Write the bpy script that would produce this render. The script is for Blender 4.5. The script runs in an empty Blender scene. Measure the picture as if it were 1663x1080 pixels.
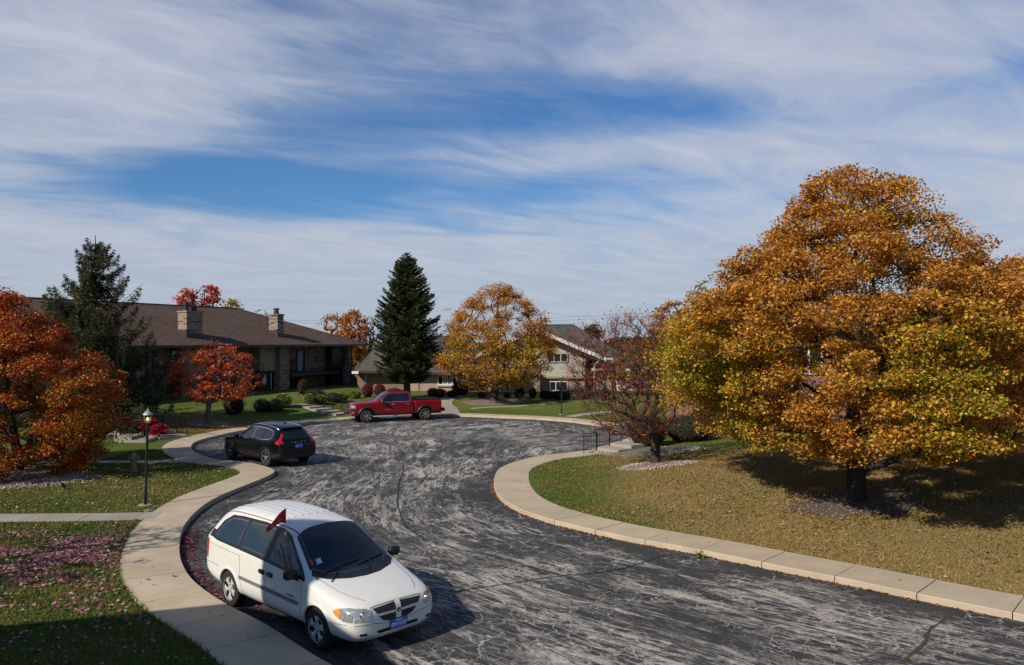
import bpy, bmesh, math, random
import numpy as np
from mathutils import Vector, Matrix
from mathutils.bvhtree import BVHTree

SC = bpy.context.scene
COL = SC.collection
RNG = np.random.default_rng(7)
random.seed(7)
R = math.radians
F, HZ, CX, H = 1293.0, 554.0, 831.5, 5.05      # focal length in photo pixels, horizon row, centre column, eye height

# ------------------------------------------------------------------ materials
def new_mat(name):
    m = bpy.data.materials.new(name); m.use_nodes = True
    nt = m.node_tree; nt.nodes.clear()
    out = nt.nodes.new('ShaderNodeOutputMaterial')
    return m, nt, out

def nd(nt, typ, **kw):
    n = nt.nodes.new(typ)
    for k, v in kw.items():
        if k in n.inputs: n.inputs[k].default_value = v
        else: setattr(n, k, v)
    return n

def lk(nt, a, b): nt.links.new(a, b)

def mathn(nt, op, a, b=None, c=None, clamp=False):
    n = nt.nodes.new('ShaderNodeMath'); n.operation = op; n.use_clamp = clamp
    for i, v in enumerate((a, b, c)):
        if v is None: continue
        if isinstance(v, (int, float)): n.inputs[i].default_value = v
        else: nt.links.new(v, n.inputs[i])
    return n.outputs[0]

def mixc(nt, f, a, b, mode='MIX'):
    n = nt.nodes.new('ShaderNodeMix'); n.data_type = 'RGBA'; n.blend_type = mode
    for s, v in ((n.inputs[0], f), (n.inputs[6], a), (n.inputs[7], b)):
        if isinstance(v, (int, float)): s.default_value = v
        elif isinstance(v, tuple): s.default_value = (v + (1,))[:4]
        else: nt.links.new(v, s)
    return n.outputs[2]

def ramp(nt, fac, stops):
    n = nt.nodes.new('ShaderNodeValToRGB'); cr = n.color_ramp
    while len(cr.elements) < len(stops): cr.elements.new(0.5)
    for e, (p, c) in zip(cr.elements, stops):
        e.position = p
        e.color = (c, c, c, 1) if isinstance(c, (int, float)) else (c + (1,))[:4]
    nt.links.new(fac, n.inputs[0])
    return n.outputs[0]

def noise(nt, vec, scale, detail=4, rough=.55, dist=0.0):
    n = nd(nt, 'ShaderNodeTexNoise', Scale=scale, Detail=detail, Roughness=rough, Distortion=dist)
    if vec is not None: nt.links.new(vec, n.inputs['Vector'])
    return n.outputs['Fac']

def objc(nt): return nt.nodes.new('ShaderNodeTexCoord').outputs['Object']
def geop(nt): return nt.nodes.new('ShaderNodeNewGeometry').outputs['Position']

def bump(nt, h, strength=.3, dist=.02):
    b = nd(nt, 'ShaderNodeBump', Strength=strength, Distance=dist)
    nt.links.new(h, b.inputs['Height']); return b.outputs['Normal']

def plain(name, col, rough=.6, metal=0.0, var=.15, scale=6.0, coat=0.0, spec=.5, bmp=0.0):
    m, nt, out = new_mat(name)
    p = nd(nt, 'ShaderNodeBsdfPrincipled', Roughness=rough, Metallic=metal)
    p.inputs['Coat Weight'].default_value = coat; p.inputs['Coat Roughness'].default_value = .04
    p.inputs['Specular IOR Level'].default_value = spec
    f = noise(nt, objc(nt), scale, 5, .6)
    f = ramp(nt, f, [(.3, 0.0), (.7, 1.0)])
    a = tuple(c * (1 - var) for c in col); b = tuple(min(1, c * (1 + var)) for c in col)
    lk(nt, mixc(nt, f, a, b), p.inputs['Base Color'])
    if bmp:
        lk(nt, bump(nt, noise(nt, objc(nt), scale * 8, 4), bmp, .01), p.inputs['Normal'])
    lk(nt, p.outputs[0], out.inputs[0])
    return m

def attr_leaf(name, rough=.55, trans=.35, spec=.3):
    """leaf material driven by the mesh colour attribute 'tint'"""
    m, nt, out = new_mat(name)
    a = nt.nodes.new('ShaderNodeAttribute'); a.attribute_name = 'tint'
    p = nd(nt, 'ShaderNodeBsdfPrincipled', Roughness=rough)
    p.inputs['Specular IOR Level'].default_value = spec
    lk(nt, a.outputs['Color'], p.inputs['Base Color'])
    t = nt.nodes.new('ShaderNodeBsdfTranslucent'); lk(nt, a.outputs['Color'], t.inputs[0])
    mx = nt.nodes.new('ShaderNodeMixShader'); mx.inputs[0].default_value = trans
    lk(nt, p.outputs[0], mx.inputs[1]); lk(nt, t.outputs[0], mx.inputs[2])
    lk(nt, mx.outputs[0], out.inputs[0])
    return m

def brick_mat(name, c1, c2, mortar, dark=None, bw=.22, bh=.075, darkamt=.0):
    m, nt, out = new_mat(name)
    p = nd(nt, 'ShaderNodeBsdfPrincipled', Roughness=.85)
    p.inputs['Specular IOR Level'].default_value = .2
    s = nt.nodes.new('ShaderNodeSeparateXYZ'); lk(nt, objc(nt), s.inputs[0])
    xy = mathn(nt, 'ADD', s.outputs[0], s.outputs[1])
    c = nt.nodes.new('ShaderNodeCombineXYZ'); lk(nt, xy, c.inputs[0]); lk(nt, s.outputs[2], c.inputs[1])
    b = nd(nt, 'ShaderNodeTexBrick', Scale=1.0)
    b.inputs['Brick Width'].default_value = bw; b.inputs['Row Height'].default_value = bh
    b.inputs['Mortar Size'].default_value = .008; b.inputs['Mortar Smooth'].default_value = .3
    b.inputs['Color1'].default_value = c1 + (1,); b.inputs['Color2'].default_value = c2 + (1,)
    b.inputs['Mortar'].default_value = mortar + (1,)
    lk(nt, c.outputs[0], b.inputs['Vector'])
    col = b.outputs['Color']
    if dark:
        # scattered dark clinker bricks, a cell of brick size each
        q = nt.nodes.new('ShaderNodeVectorMath'); q.operation = 'DIVIDE'; lk(nt, c.outputs[0], q.inputs[0])
        q.inputs[1].default_value = (bw * 1.6, bh * 1.0, 1)
        fl = nt.nodes.new('ShaderNodeVectorMath'); fl.operation = 'FLOOR'; lk(nt, q.outputs[0], fl.inputs[0])
        w = nt.nodes.new('ShaderNodeTexWhiteNoise'); w.noise_dimensions = '2D'; lk(nt, fl.outputs[0], w.inputs['Vector'])
        f = mathn(nt, 'GREATER_THAN', w.outputs['Value'], 1 - darkamt)
        col = mixc(nt, f, col, dark)
    n = noise(nt, objc(nt), 1.3, 4)
    col = mixc(nt, mathn(nt, 'MULTIPLY', n, .5), col, tuple(x * .55 for x in c1))
    lk(nt, col, p.inputs['Base Color'])
    lk(nt, bump(nt, b.outputs['Fac'], -.5, .01), p.inputs['Normal'])
    lk(nt, p.outputs[0], out.inputs[0])
    return m

def shingle_mat(name, c, c2=None):
    m, nt, out = new_mat(name)
    p = nd(nt, 'ShaderNodeBsdfPrincipled', Roughness=.9); p.inputs['Specular IOR Level'].default_value = .15
    uv = nt.nodes.new('ShaderNodeUVMap')
    b = nd(nt, 'ShaderNodeTexBrick', Scale=1.0)
    b.inputs['Brick Width'].default_value = .42; b.inputs['Row Height'].default_value = .19
    b.inputs['Mortar Size'].default_value = .012; b.inputs['Bias'].default_value = -.1
    c2 = c2 or tuple(x * 1.9 for x in c)
    b.inputs['Color1'].default_value = c + (1,); b.inputs['Color2'].default_value = c2 + (1,)
    b.inputs['Mortar'].default_value = tuple(x * .45 for x in c) + (1,)
    lk(nt, uv.outputs[0], b.inputs['Vector'])
    n1 = noise(nt, objc(nt), .7, 5, .6)
    col = mixc(nt, ramp(nt, n1, [(.35, 0.0), (.7, .45)]), b.outputs['Color'], tuple(x * .6 for x in c))
    n2 = noise(nt, objc(nt), 25, 3)
    col = mixc(nt, .35, col, ramp(nt, n2, [(.3, tuple(x * .5 for x in c)), (.7, tuple(x * 1.8 for x in c))]))
    lk(nt, col, p.inputs['Base Color'])
    lk(nt, bump(nt, b.outputs['Fac'], -.4, .01), p.inputs['Normal'])
    lk(nt, p.outputs[0], out.inputs[0])
    return m

# ------------------------------------------------------------------ objects
def tag(o, label=None, cat=None, group=None, kind=None):
    if label: o['label'] = label
    if cat: o['category'] = cat
    if group: o['group'] = group
    if kind: o['kind'] = kind
    return o

def empty(name, loc=(0, 0, 0), rz=0.0, label=None, cat=None, group=None):
    o = bpy.data.objects.new(name, None); COL.objects.link(o)
    o.location = loc; o.rotation_euler = (0, 0, rz); o.empty_display_size = .2
    return tag(o, label, cat, group)

def link(name, me, mat=None, parent=None, loc=None, rz=None):
    o = bpy.data.objects.new(name, me); COL.objects.link(o)
    if mat is not None and len(me.materials) == 0:
        for m in (mat if isinstance(mat, (list, tuple)) else [mat]): me.materials.append(m)
    if parent is not None: o.parent = parent
    if loc is not None: o.location = loc
    if rz is not None: o.rotation_euler = (0, 0, rz)
    return o

def mesh_np(name, V, Fc, tint=None, smooth=False):
    """V (n,3) array, Fc (m,k) int array"""
    V = np.asarray(V, np.float32); Fc = np.asarray(Fc, np.int32)
    me = bpy.data.meshes.new(name)
    k = Fc.shape[1]
    me.vertices.add(len(V)); me.vertices.foreach_set('co', V.ravel())
    me.loops.add(Fc.size); me.loops.foreach_set('vertex_index', Fc.ravel())
    me.polygons.add(len(Fc))
    me.polygons.foreach_set('loop_start', np.arange(0, Fc.size, k, dtype=np.int32))
    me.polygons.foreach_set('loop_total', np.full(len(Fc), k, np.int32))
    if smooth: me.polygons.foreach_set('use_smooth', np.ones(len(Fc), bool))
    me.update(calc_edges=True)
    if tint is not None:
        a = me.color_attributes.new('tint', 'FLOAT_COLOR', 'POINT')
        t = np.ones((len(V), 4), np.float32); t[:, :3] = tint
        a.data.foreach_set('color', t.ravel())
    return me

class MB:
    """collects boxes, prisms and tubes into one mesh"""
    def __init__(s): s.v = []; s.f = []; s.mi = []; s.cur = 0
    def add(s, v, f):
        b = len(s.v); s.v += [tuple(p) for p in v]
        for q in f: s.f.append(tuple(b + i for i in q)); s.mi.append(s.cur)
        return s
    def box(s, x0, x1, y0, y1, z0, z1):
        v = [(x, y, z) for z in (z0, z1) for y in (y0, y1) for x in (x0, x1)]
        return s.add(v, [(0, 2, 3, 1), (4, 5, 7, 6), (0, 1, 5, 4), (2, 6, 7, 3), (0, 4, 6, 2), (1, 3, 7, 5)])
    def cbox(s, c, sz, rz=0.0):
        x, y, z = (k / 2 for k in sz); cs, sn = math.cos(rz), math.sin(rz)
        v = []
        for dz in (-z, z):
            for dy in (-y, y):
                for dx in (-x, x): v.append((c[0] + dx * cs - dy * sn, c[1] + dx * sn + dy * cs, c[2] + dz))
        return s.add(v, [(0, 2, 3, 1), (4, 5, 7, 6), (0, 1, 5, 4), (2, 6, 7, 3), (0, 4, 6, 2), (1, 3, 7, 5)])
    def prism(s, poly, z0, z1):
        n = len(poly)
        z0f = z0 if callable(z0) else (lambda x, y: z0); z1f = z1 if callable(z1) else (lambda x, y: z1)
        v = [(x, y, z0f(x, y)) for x, y in poly] + [(x, y, z1f(x, y)) for x, y in poly]
        f = [tuple(range(n - 1, -1, -1)), tuple(range(n, 2 * n))] + [(i, (i + 1) % n, n + (i + 1) % n, n + i) for i in range(n)]
        return s.add(v, f)
    def tube(s, pts, rad, n=8, cap=True):
        pts = [Vector(p) for p in pts]
        rad = rad if isinstance(rad, (list, tuple)) else [rad] * len(pts)
        up = None; rings = []
        for i, p in enumerate(pts):
            t = (pts[min(i + 1, len(pts) - 1)] - pts[max(i - 1, 0)]).normalized()
            if up is None:
                a = Vector((0, 0, 1)) if abs(t.z) < .9 else Vector((1, 0, 0))
                up = t.cross(a).normalized()
            up = (up - t * up.dot(t)).normalized(); w = t.cross(up)
            rings.append([p + (up * math.cos(2 * math.pi * k / n) + w * math.sin(2 * math.pi * k / n)) * rad[i] for k in range(n)])
        v = [q for r in rings for q in r]; f = []
        for i in range(len(pts) - 1):
            for k in range(n):
                a, b = i * n + k, i * n + (k + 1) % n
                f.append((a, b, b + n, a + n))
        if cap: f += [tuple(range(n - 1, -1, -1)), tuple((len(pts) - 1) * n + k for k in range(n))]
        return s.add(v, f)
    def lathe(s, prof, n=16, c=(0, 0, 0), axis='z'):
        v = []
        for r, h in prof:
            for k in range(n):
                a = 2 * math.pi * k / n; x, y = r * math.cos(a), r * math.sin(a)
                p = (x, y, h) if axis == 'z' else (x, h, y) if axis == 'y' else (h, x, y)
                v.append((p[0] + c[0], p[1] + c[1], p[2] + c[2]))
        f = []
        for i in range(len(prof) - 1):
            for k in range(n):
                a, b = i * n + k, i * n + (k + 1) % n
                f.append((a, b, b + n, a + n) if axis != 'y' else (a, a + n, b + n, b))
        return s.add(v, f)
    def mesh(s, name, smooth=None, bevel=0.0):
        me = bpy.data.meshes.new(name)
        me.from_pydata(s.v, [], s.f)
        if any(s.mi): me.polygons.foreach_set('material_index', s.mi)
        bm = bmesh.new(); bm.from_mesh(me)
        bmesh.ops.recalc_face_normals(bm, faces=bm.faces)
        if bevel:
            bmesh.ops.bevel(bm, geom=[e for e in bm.edges if len(e.link_faces) == 2 and e.calc_face_angle() > .6], offset=bevel, segments=2, affect='EDGES', profile=.5)
        bm.to_mesh(me); bm.free()
        if smooth is not None:
            me.polygons.foreach_set('use_smooth', np.ones(len(me.polygons), bool))
            me.set_sharp_from_angle(angle=R(smooth))
        return me
    def build(s, name, mat, parent=None, smooth=None, bevel=0.0, loc=None, rz=None):
        return link(name, s.mesh(name, smooth, bevel), mat, parent, loc, rz)

def text_mesh(txt, size, depth=.002, name='lettering'):
    cu = bpy.data.curves.new(name, 'FONT'); cu.body = txt; cu.size = size; cu.extrude = depth
    cu.align_x = 'CENTER'; cu.align_y = 'CENTER'; cu.resolution_u = 3
    o = bpy.data.objects.new(name, cu); COL.objects.link(o)
    dg = bpy.context.evaluated_depsgraph_get(); dg.update()
    me = bpy.data.meshes.new_from_object(o.evaluated_get(dg))
    bpy.data.objects.remove(o); bpy.data.curves.remove(cu)
    me.name = name
    return me
def place_text(txt, size, mat, parent, origin, xdir, ydir, name='lettering', depth=.002):
    me = text_mesh(txt, size, depth, name)
    x = Vector(xdir).normalized(); y = Vector(ydir); y = (y - x * y.dot(x)).normalized(); z = x.cross(y)
    M = Matrix((x, y, z)).transposed().to_4x4(); M.translation = Vector(origin)
    me.transform(M)
    me.materials.clear()
    return link(name, me, mat, parent)

def catmull(P, step=.3, closed=False):
    P = np.asarray(P, float); n = len(P); out = []
    for i in range(n - 1):
        p0 = P[max(i - 1, 0)]; p1 = P[i]; p2 = P[i + 1]; p3 = P[min(i + 2, n - 1)]
        d = [max(np.linalg.norm(b - a) ** .5, 1e-3) for a, b in ((p0, p1), (p1, p2), (p2, p3))]
        m1 = (p2 - p1); m2 = (p2 - p1)
        if i > 0: m1 = d[1] * ((p1 - p0) / d[0] - (p2 - p0) / (d[0] + d[1]) + (p2 - p1) / d[1])
        if i < n - 2: m2 = d[1] * ((p2 - p1) / d[1] - (p3 - p1) / (d[1] + d[2]) + (p3 - p2) / d[2])
        k = max(1, int(np.linalg.norm(p2 - p1) / step))
        for j in range(k):
            t = j / k
            out.append((2 * t**3 - 3 * t**2 + 1) * p1 + (t**3 - 2 * t**2 + t) * m1 + (-2 * t**3 + 3 * t**2) * p2 + (t**3 - t**2) * m2)
    out.append(P[-1])
    return np.array(out)
# ------------------------------------------------------------------ world, sun, camera
SUN_AZ = np.array([.705, .709]); SUN_EL = R(35)          # horizontal travel direction of the light, elevation
def make_world():
    w = bpy.data.worlds.new('World'); SC.world = w; w.use_nodes = True
    nt = w.node_tree; nt.nodes.clear()
    out = nt.nodes.new('ShaderNodeOutputWorld'); bg = nd(nt, 'ShaderNodeBackground', Strength=.075)
    sky = nt.nodes.new('ShaderNodeTexSky'); sky.sky_type = 'NISHITA'; sky.sun_disc = False
    sky.sun_elevation = SUN_EL; sky.sun_rotation = math.atan2(-SUN_AZ[0], -SUN_AZ[1])
    sky.air_density = 1.0; sky.dust_density = .3; sky.ozone_density = 2.5
    tc = nt.nodes.new('ShaderNodeTexCoord').outputs['Generated']
    s = nt.nodes.new('ShaderNodeSeparateXYZ'); lk(nt, tc, s.inputs[0])
    zz = mathn(nt, 'ADD', mathn(nt, 'MAXIMUM', s.outputs[2], 0.0), .10)
    u = mathn(nt, 'DIVIDE', s.outputs[0], zz); v = mathn(nt, 'DIVIDE', s.outputs[1], zz)
    c = nt.nodes.new('ShaderNodeCombineXYZ'); lk(nt, u, c.inputs[0]); lk(nt, v, c.inputs[1])
    def mapped(rot, sx, sy, loc=(0, 0, 0)):
        m = nt.nodes.new('ShaderNodeMapping'); m.inputs['Rotation'].default_value = (0, 0, rot)
        m2 = nt.nodes.new('ShaderNodeMapping'); m2.inputs['Scale'].default_value = (sx, sy, 1); m2.inputs['Location'].default_value = loc
        lk(nt, c.outputs[0], m.inputs[0]); lk(nt, m.outputs[0], m2.inputs[0]); return m2.outputs[0]
    a = noise(nt, mapped(R(-20), .42, 1.0, SKY_LOC[0]), 1.0, 8, .55, .9)        # long cirrus bands
    b = noise(nt, mapped(R(-32), 1.6, 3.2, SKY_LOC[1]), 1.0, 12, .62, .9)       # fine wisps
    d = noise(nt, mapped(R(-12), .30, .62, SKY_LOC[2]), 1.0, 2, .5, .3)          # broad cover
    cov = mathn(nt, 'ADD', mathn(nt, 'MULTIPLY', a, .55), mathn(nt, 'MULTIPLY', b, .28))
    cov = mathn(nt, 'ADD', cov, mathn(nt, 'MULTIPLY', d, .43))
    # more veil near the horizon, a clearer belt at 10 to 17 degrees
    el = s.outputs[2]
    belt = ramp(nt, el, [(0.0, .88), (.10, .84), (.14, .74), (.19, .47), (.26, .50), (.33, .62), (.42, .60), (.65, .42), (1.0, .35)])
    def blob(ax, az, sxx, szz, amt):
        # gaussian of extra or missing cloud around one compass direction
        n = math.sqrt(ax * ax + 1 + az * az); dx = mathn(nt, 'SUBTRACT', mathn(nt, 'DIVIDE', s.outputs[0], mathn(nt, 'MAXIMUM', s.outputs[1], .05)), ax)
        dz = mathn(nt, 'SUBTRACT', mathn(nt, 'DIVIDE', s.outputs[2], mathn(nt, 'MAXIMUM', s.outputs[1], .05)), az)
        q = mathn(nt, 'ADD', mathn(nt, 'POWER', mathn(nt, 'DIVIDE', dx, sxx), 2.0), mathn(nt, 'POWER', mathn(nt, 'DIVIDE', dz, szz), 2.0))
        return mathn(nt, 'MULTIPLY', mathn(nt, 'POWER', 2.718, mathn(nt, 'MULTIPLY', q, -1.0)), amt)
    cov = mathn(nt, 'ADD', cov, mathn(nt, 'MULTIPLY', mathn(nt, 'SUBTRACT', belt, .5), .8))
    for bl in SKY_BLOBS: cov = mathn(nt, 'ADD', cov, blob(*bl))
    f = ramp(nt, cov, [(.50, .02), (.61, .28), (.71, .74), (.84, 1.0)])
    # behind the camera the sky is mostly clear
    fr = ramp(nt, mathn(nt, 'ADD', mathn(nt, 'MULTIPLY', s.outputs[1], .5), .5), [(.35, .25), (.6, 1.0)])
    f = mathn(nt, 'MULTIPLY', f, fr)
    f = mathn(nt, 'MULTIPLY', f, .92)
    ccol = ramp(nt, el, [(0.0, CLOUD_LO), (.15, CLOUD_MID), (.45, CLOUD_HI)])
    # darker, bluer undersides in the thick parts
    ccol = mixc(nt, mathn(nt, 'MULTIPLY', ramp(nt, b, [(.35, 1.0), (.62, 0.0)]), .35), ccol, (3.9, 4.9, 7.4))
    skc = mixc(nt, 1.0, sky.outputs[0], SKY_MUL, 'MULTIPLY')
    lk(nt, mixc(nt, f, skc, ccol), bg.inputs[0]); lk(nt, bg.outputs[0], out.inputs[0])
SKY_LOC = [(3.1, 1.7, 0), (7.3, 2.2, 0), (1.2, 5.1, 0)]
SKY_BLOBS = [(.45, .32, .3, .12, .20), (.35, .22, .35, .05, .10), (-.25, .24, .22, .05, -.12), (-.62, .33, .25, .10, .22), (-.38, .20, .26, .04, -.16), (.10, .29, .22, .035, -.13), (-.1, .17, .3, .03, -.08), (.22, .29, .10, .03, -.10), (-.42, .34, .12, .1, .08)]
SKY_MUL = (.52, .90, 1.28)
CLOUD_LO, CLOUD_MID, CLOUD_HI = (6.1, 6.8, 7.8), (7.1, 7.6, 8.7), (7.4, 7.7, 8.9)
make_world()
sun = bpy.data.lights.new('sun', 'SUN'); sun.energy = 5.0; sun.angle = R(.53); sun.color = (1.0, .925, .80)
so = bpy.data.objects.new('sun', sun); COL.objects.link(so); so.location = (-30, -30, 40)
dirv = Vector((SUN_AZ[0] * math.cos(SUN_EL), SUN_AZ[1] * math.cos(SUN_EL), -math.sin(SUN_EL)))
so.rotation_euler = dirv.to_track_quat('-Z', 'Y').to_euler()
cam = bpy.data.cameras.new('camera'); cam.sensor_width = 36; cam.lens = F / 1663 * 36
cam.shift_y = (HZ - 540) / 1663; cam.clip_end = 4000; cam.clip_start = .1
co = bpy.data.objects.new('camera', cam); COL.objects.link(co); co.location = (0, 0, H); co.rotation_euler = (R(90), 0, 0)
SC.camera = co
SC.view_settings.view_transform = 'Standard'; SC.view_settings.look = 'None'; SC.view_settings.exposure = 0; SC.view_settings.gamma = 1
SC.render.resolution_x = 1024; SC.render.resolution_y = 665
SC.cycles.max_bounces = 6; SC.cycles.transparent_max_bounces = 8

# ------------------------------------------------------------------ kerb line and terrain
def flat(px, py, z=0.0):
    D = (H - z) * F / (py - HZ); return ((px - CX) * D / F, D)
kerb_px = [(539, 1080), (498, 1056), (434, 1015), (370, 982), (337, 961), (310, 938), (295, 911), (292, 887), (296, 862), (303, 849), (319, 831),
           (347, 811), (389, 792), (420, 780), (440, 771), (447, 765), (440, 760.5), (422, 755), (394, 750), (355, 746.5), (328, 739), (311, 728), (319, 717), (355, 707),
           (394, 699), (478, 688), (544, 682), (630, 676.5), (715, 674), (767, 674.5), (820, 676.7), (875, 679), (931, 683.6), (987, 690.5)]
kerb_px2 = [(1001, 721), (947, 736), (878, 745), (846, 752), (813, 764.5), (803, 781), (804, 799), (817, 817), (853, 837), (918, 857),
            (1020, 880), (1138, 902), (1239, 923), (1363, 948), (1505, 978), (1663, 1010)]
kp = [(6.0, 4.4), (1.2, 8.4)] + [flat(x, y, .12) for x, y in kerb_px] + [(7.6, 47.5), (7.7, 44.2)] + [flat(x, y, .0) for x, y in kerb_px2] + [(13.0, 11.2), (24, 4.4)]
kp = [(30, -14), (14, -2)] + kp + [(40, -7)]
KERB = catmull(kp, .3)
SPLIT = int(np.argmin(np.hypot(KERB[:, 0] - 2.0, KERB[:, 1] - 56.0)))
WALK = 1.25

def seg_dist(P, L):
    """min distance and nearest parameter of points P (n,2) to polyline L"""
    best = np.full(len(P), 1e9)
    A = L[:-1]; B = L[1:]
    for i in range(0, len(P), 4000):
        p = P[i:i + 4000, None, :]
        ab = (B - A)[None]; t = np.clip(((p - A[None]) * ab).sum(2) / np.maximum((ab ** 2).sum(2), 1e-9), 0, 1)
        d = np.sqrt((((A[None] + ab * t[..., None]) - p) ** 2).sum(2))
        best[i:i + 4000] = d.min(1)
    return best
def in_poly(P, L):
    x, y = P[:, 0], P[:, 1]; c = np.zeros(len(P), bool)
    for i in range(len(L)):
        x1, y1 = L[i]; x2, y2 = L[(i + 1) % len(L)]
        m = ((y1 > y) != (y2 > y))
        c ^= m & (x < (x2 - x1) * (y - y1) / (y2 - y1 + 1e-12) + x1)
    return c
def signed(P):
    P = np.asarray(P, float).reshape(-1, 2)
    d = seg_dist(P, KERB[::2] if len(P) > 2000 else KERB)
    return np.where(in_poly(P, KERB[::2] if len(P) > 2000 else KERB), -d, d)
def sstep(x, a, b):
    t = np.clip((x - a) / (b - a), 0, 1); return t * t * (3 - 2 * t)
def rise(x, y):
    left_back = sstep(-x, 9, 15) * sstep(y, 39, 47)
    back = sstep(y, 55, 62)
    right = sstep(x, .5, 5)
    r = .12 + .75 * left_back
    r = np.maximum(r, .12 + .45 * back * (1 - .0 * left_back))
    r = np.maximum(r, .12 + .5 * right * (1 - sstep(y, 50, 60)))
    return r
def hfun(P, sd=None):
    P = np.asarray(P, float).reshape(-1, 2)
    if sd is None: sd = signed(P)
    e = sd - WALK
    x, y = P[:, 0], P[:, 1]
    h = .112 + rise(x, y) * sstep(e, 0, 9)
    h += .03 * np.sin(x * .7 + 1) * np.cos(y * .6) * sstep(e, .5, 4)
    return np.where(e < -.65, -.12, h)
def hz(x, y): return float(hfun([(x, y)])[0])
def gp(px, py):
    """point of the terrain seen at a photo pixel"""
    z = .2
    for _ in range(14):
        x, y = flat(px, py, z); z = .5 * z + .5 * max(hz(x, y), 0.0)
    return Vector((x, y, z))
def xat(px, D): return (px - CX) * D / F
def zat(py, D): return H - (py - HZ) * D / F

def axis(parts):
    out = []
    for a, b, s in parts: out += list(np.arange(a, b, s))
    return np.array(out + [parts[-1][1]])
gx = axis([(-1800, -200, 200), (-200, -50, 12), (-50, -24, 1.6), (-24, 22, .42), (22, 50, 1.6), (50, 200, 12), (200, 1800, 200)])
gy = axis([(-300, -30, 30), (-30, 6, 3), (6, 62, .42), (62, 90, 1.5), (90, 200, 10), (200, 2600, 200)])
GX, GY = np.meshgrid(gx, gy); P = np.stack([GX.ravel(), GY.ravel()], 1)
sd = signed(P); Z = hfun(P, sd)
V = np.column_stack([P, Z]); nx, ny = len(gx), len(gy)
idx = np.arange(nx * ny).reshape(ny, nx)
Q = np.stack([idx[:-1, :-1].ravel(), idx[:-1, 1:].ravel(), idx[1:, 1:].ravel(), idx[1:, :-1].ravel()], 1)

def lawn_mat():
    m, nt, out = new_mat('lawn')
    p = nd(nt, 'ShaderNodeBsdfPrincipled', Roughness=.95); p.inputs['Specular IOR Level'].default_value = .1
    g = geop(nt); s = nt.nodes.new('ShaderNodeSeparateXYZ'); lk(nt, g, s.inputs[0])
    n1 = noise(nt, g, .35, 5, .6); n2 = noise(nt, g, 22, 4, .7); n3 = noise(nt, g, 3.2, 4, .6)
    green = mixc(nt, ramp(nt, n2, [(.3, 0.0), (.7, 1.0)]), (.036, .062, .010), (.13, .18, .03))
    dry = mixc(nt, ramp(nt, n2, [(.3, 0.0), (.7, 1.0)]), (.13, .095, .035), (.34, .26, .11))
    a = nt.nodes.new('ShaderNodeAttribute'); a.attribute_name = 'dry'
    f = mathn(nt, 'ADD', mathn(nt, 'MULTIPLY', a.outputs['Fac'], 1.25), mathn(nt, 'MULTIPLY', mathn(nt, 'SUBTRACT', n1, .5), 1.0))
    f = mathn(nt, 'ADD', f, mathn(nt, 'MULTIPLY', mathn(nt, 'SUBTRACT', n3, .5), .7), clamp=True)
    lk(nt, mixc(nt, f, green, dry), p.inputs['Base Color'])
    lk(nt, bump(nt, n2, .9, .05), p.inputs['Normal'])
    lk(nt, p.outputs[0], out.inputs[0]); return m
def dryness(P):
    x, y = P[:, 0], P[:, 1]
    g = lambda cx, cy, sx, sy: np.exp(-((x - cx) / sx) ** 2 - ((y - cy) / sy) ** 2)
    d = .06 + .92 * sstep(x, 1.5, 5.5) * (1 - sstep(y, 31, 36)) + .45 * g(-13.5, 26, 3.2, 1.6) + .15 * sstep(y, 55, 60) + .5 * g(-17, 45, 5, 3)
    return np.clip(d, 0, 1)
me = mesh_np('ground', V, Q, smooth=True)
a = me.attributes.new('dry', 'FLOAT', 'POINT'); a.data.foreach_set('value', dryness(P).astype(np.float32))
tag(link('ground', me, lawn_mat()), 'lawns and open ground around the court', None, None, 'structure')

# ------------------------------------------------------------------ road sheet
rx = np.arange(-19, 27, .3); ry = np.arange(-8, 62.5, .3)
RX, RY = np.meshgrid(rx, ry); RP = np.stack([RX.ravel(), RY.ravel()], 1)
rs = signed(RP); ok = rs < .75
ridx = np.arange(len(RP)).reshape(len(ry), len(rx))
RQ = np.stack([ridx[:-1, :-1].ravel(), ridx[:-1, 1:].ravel(), ridx[1:, 1:].ravel(), ridx[1:, :-1].ravel()], 1)
RQ = RQ[ok[RQ].all(1)]
used = np.unique(RQ); remap = -np.ones(len(RP), int); remap[used] = np.arange(len(used))
RP2 = RP[used]; crown = np.clip(-rs[used], 0, 4)
dL = seg_dist(RP2, KERB[:SPLIT + 1]); dR = seg_dist(RP2, KERB[SPLIT:])
RV = np.column_stack([RP2, .012 * crown * 0 + .0 * dL])
me = mesh_np('road', RV, remap[RQ], smooth=True)
for nm, vals in (('flow', dL - dR), ('edge', np.maximum(-rs[used], 0))):
    a = me.attributes.new(nm, 'FLOAT', 'POINT'); a.data.foreach_set('value', vals.astype(np.float32))
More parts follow.
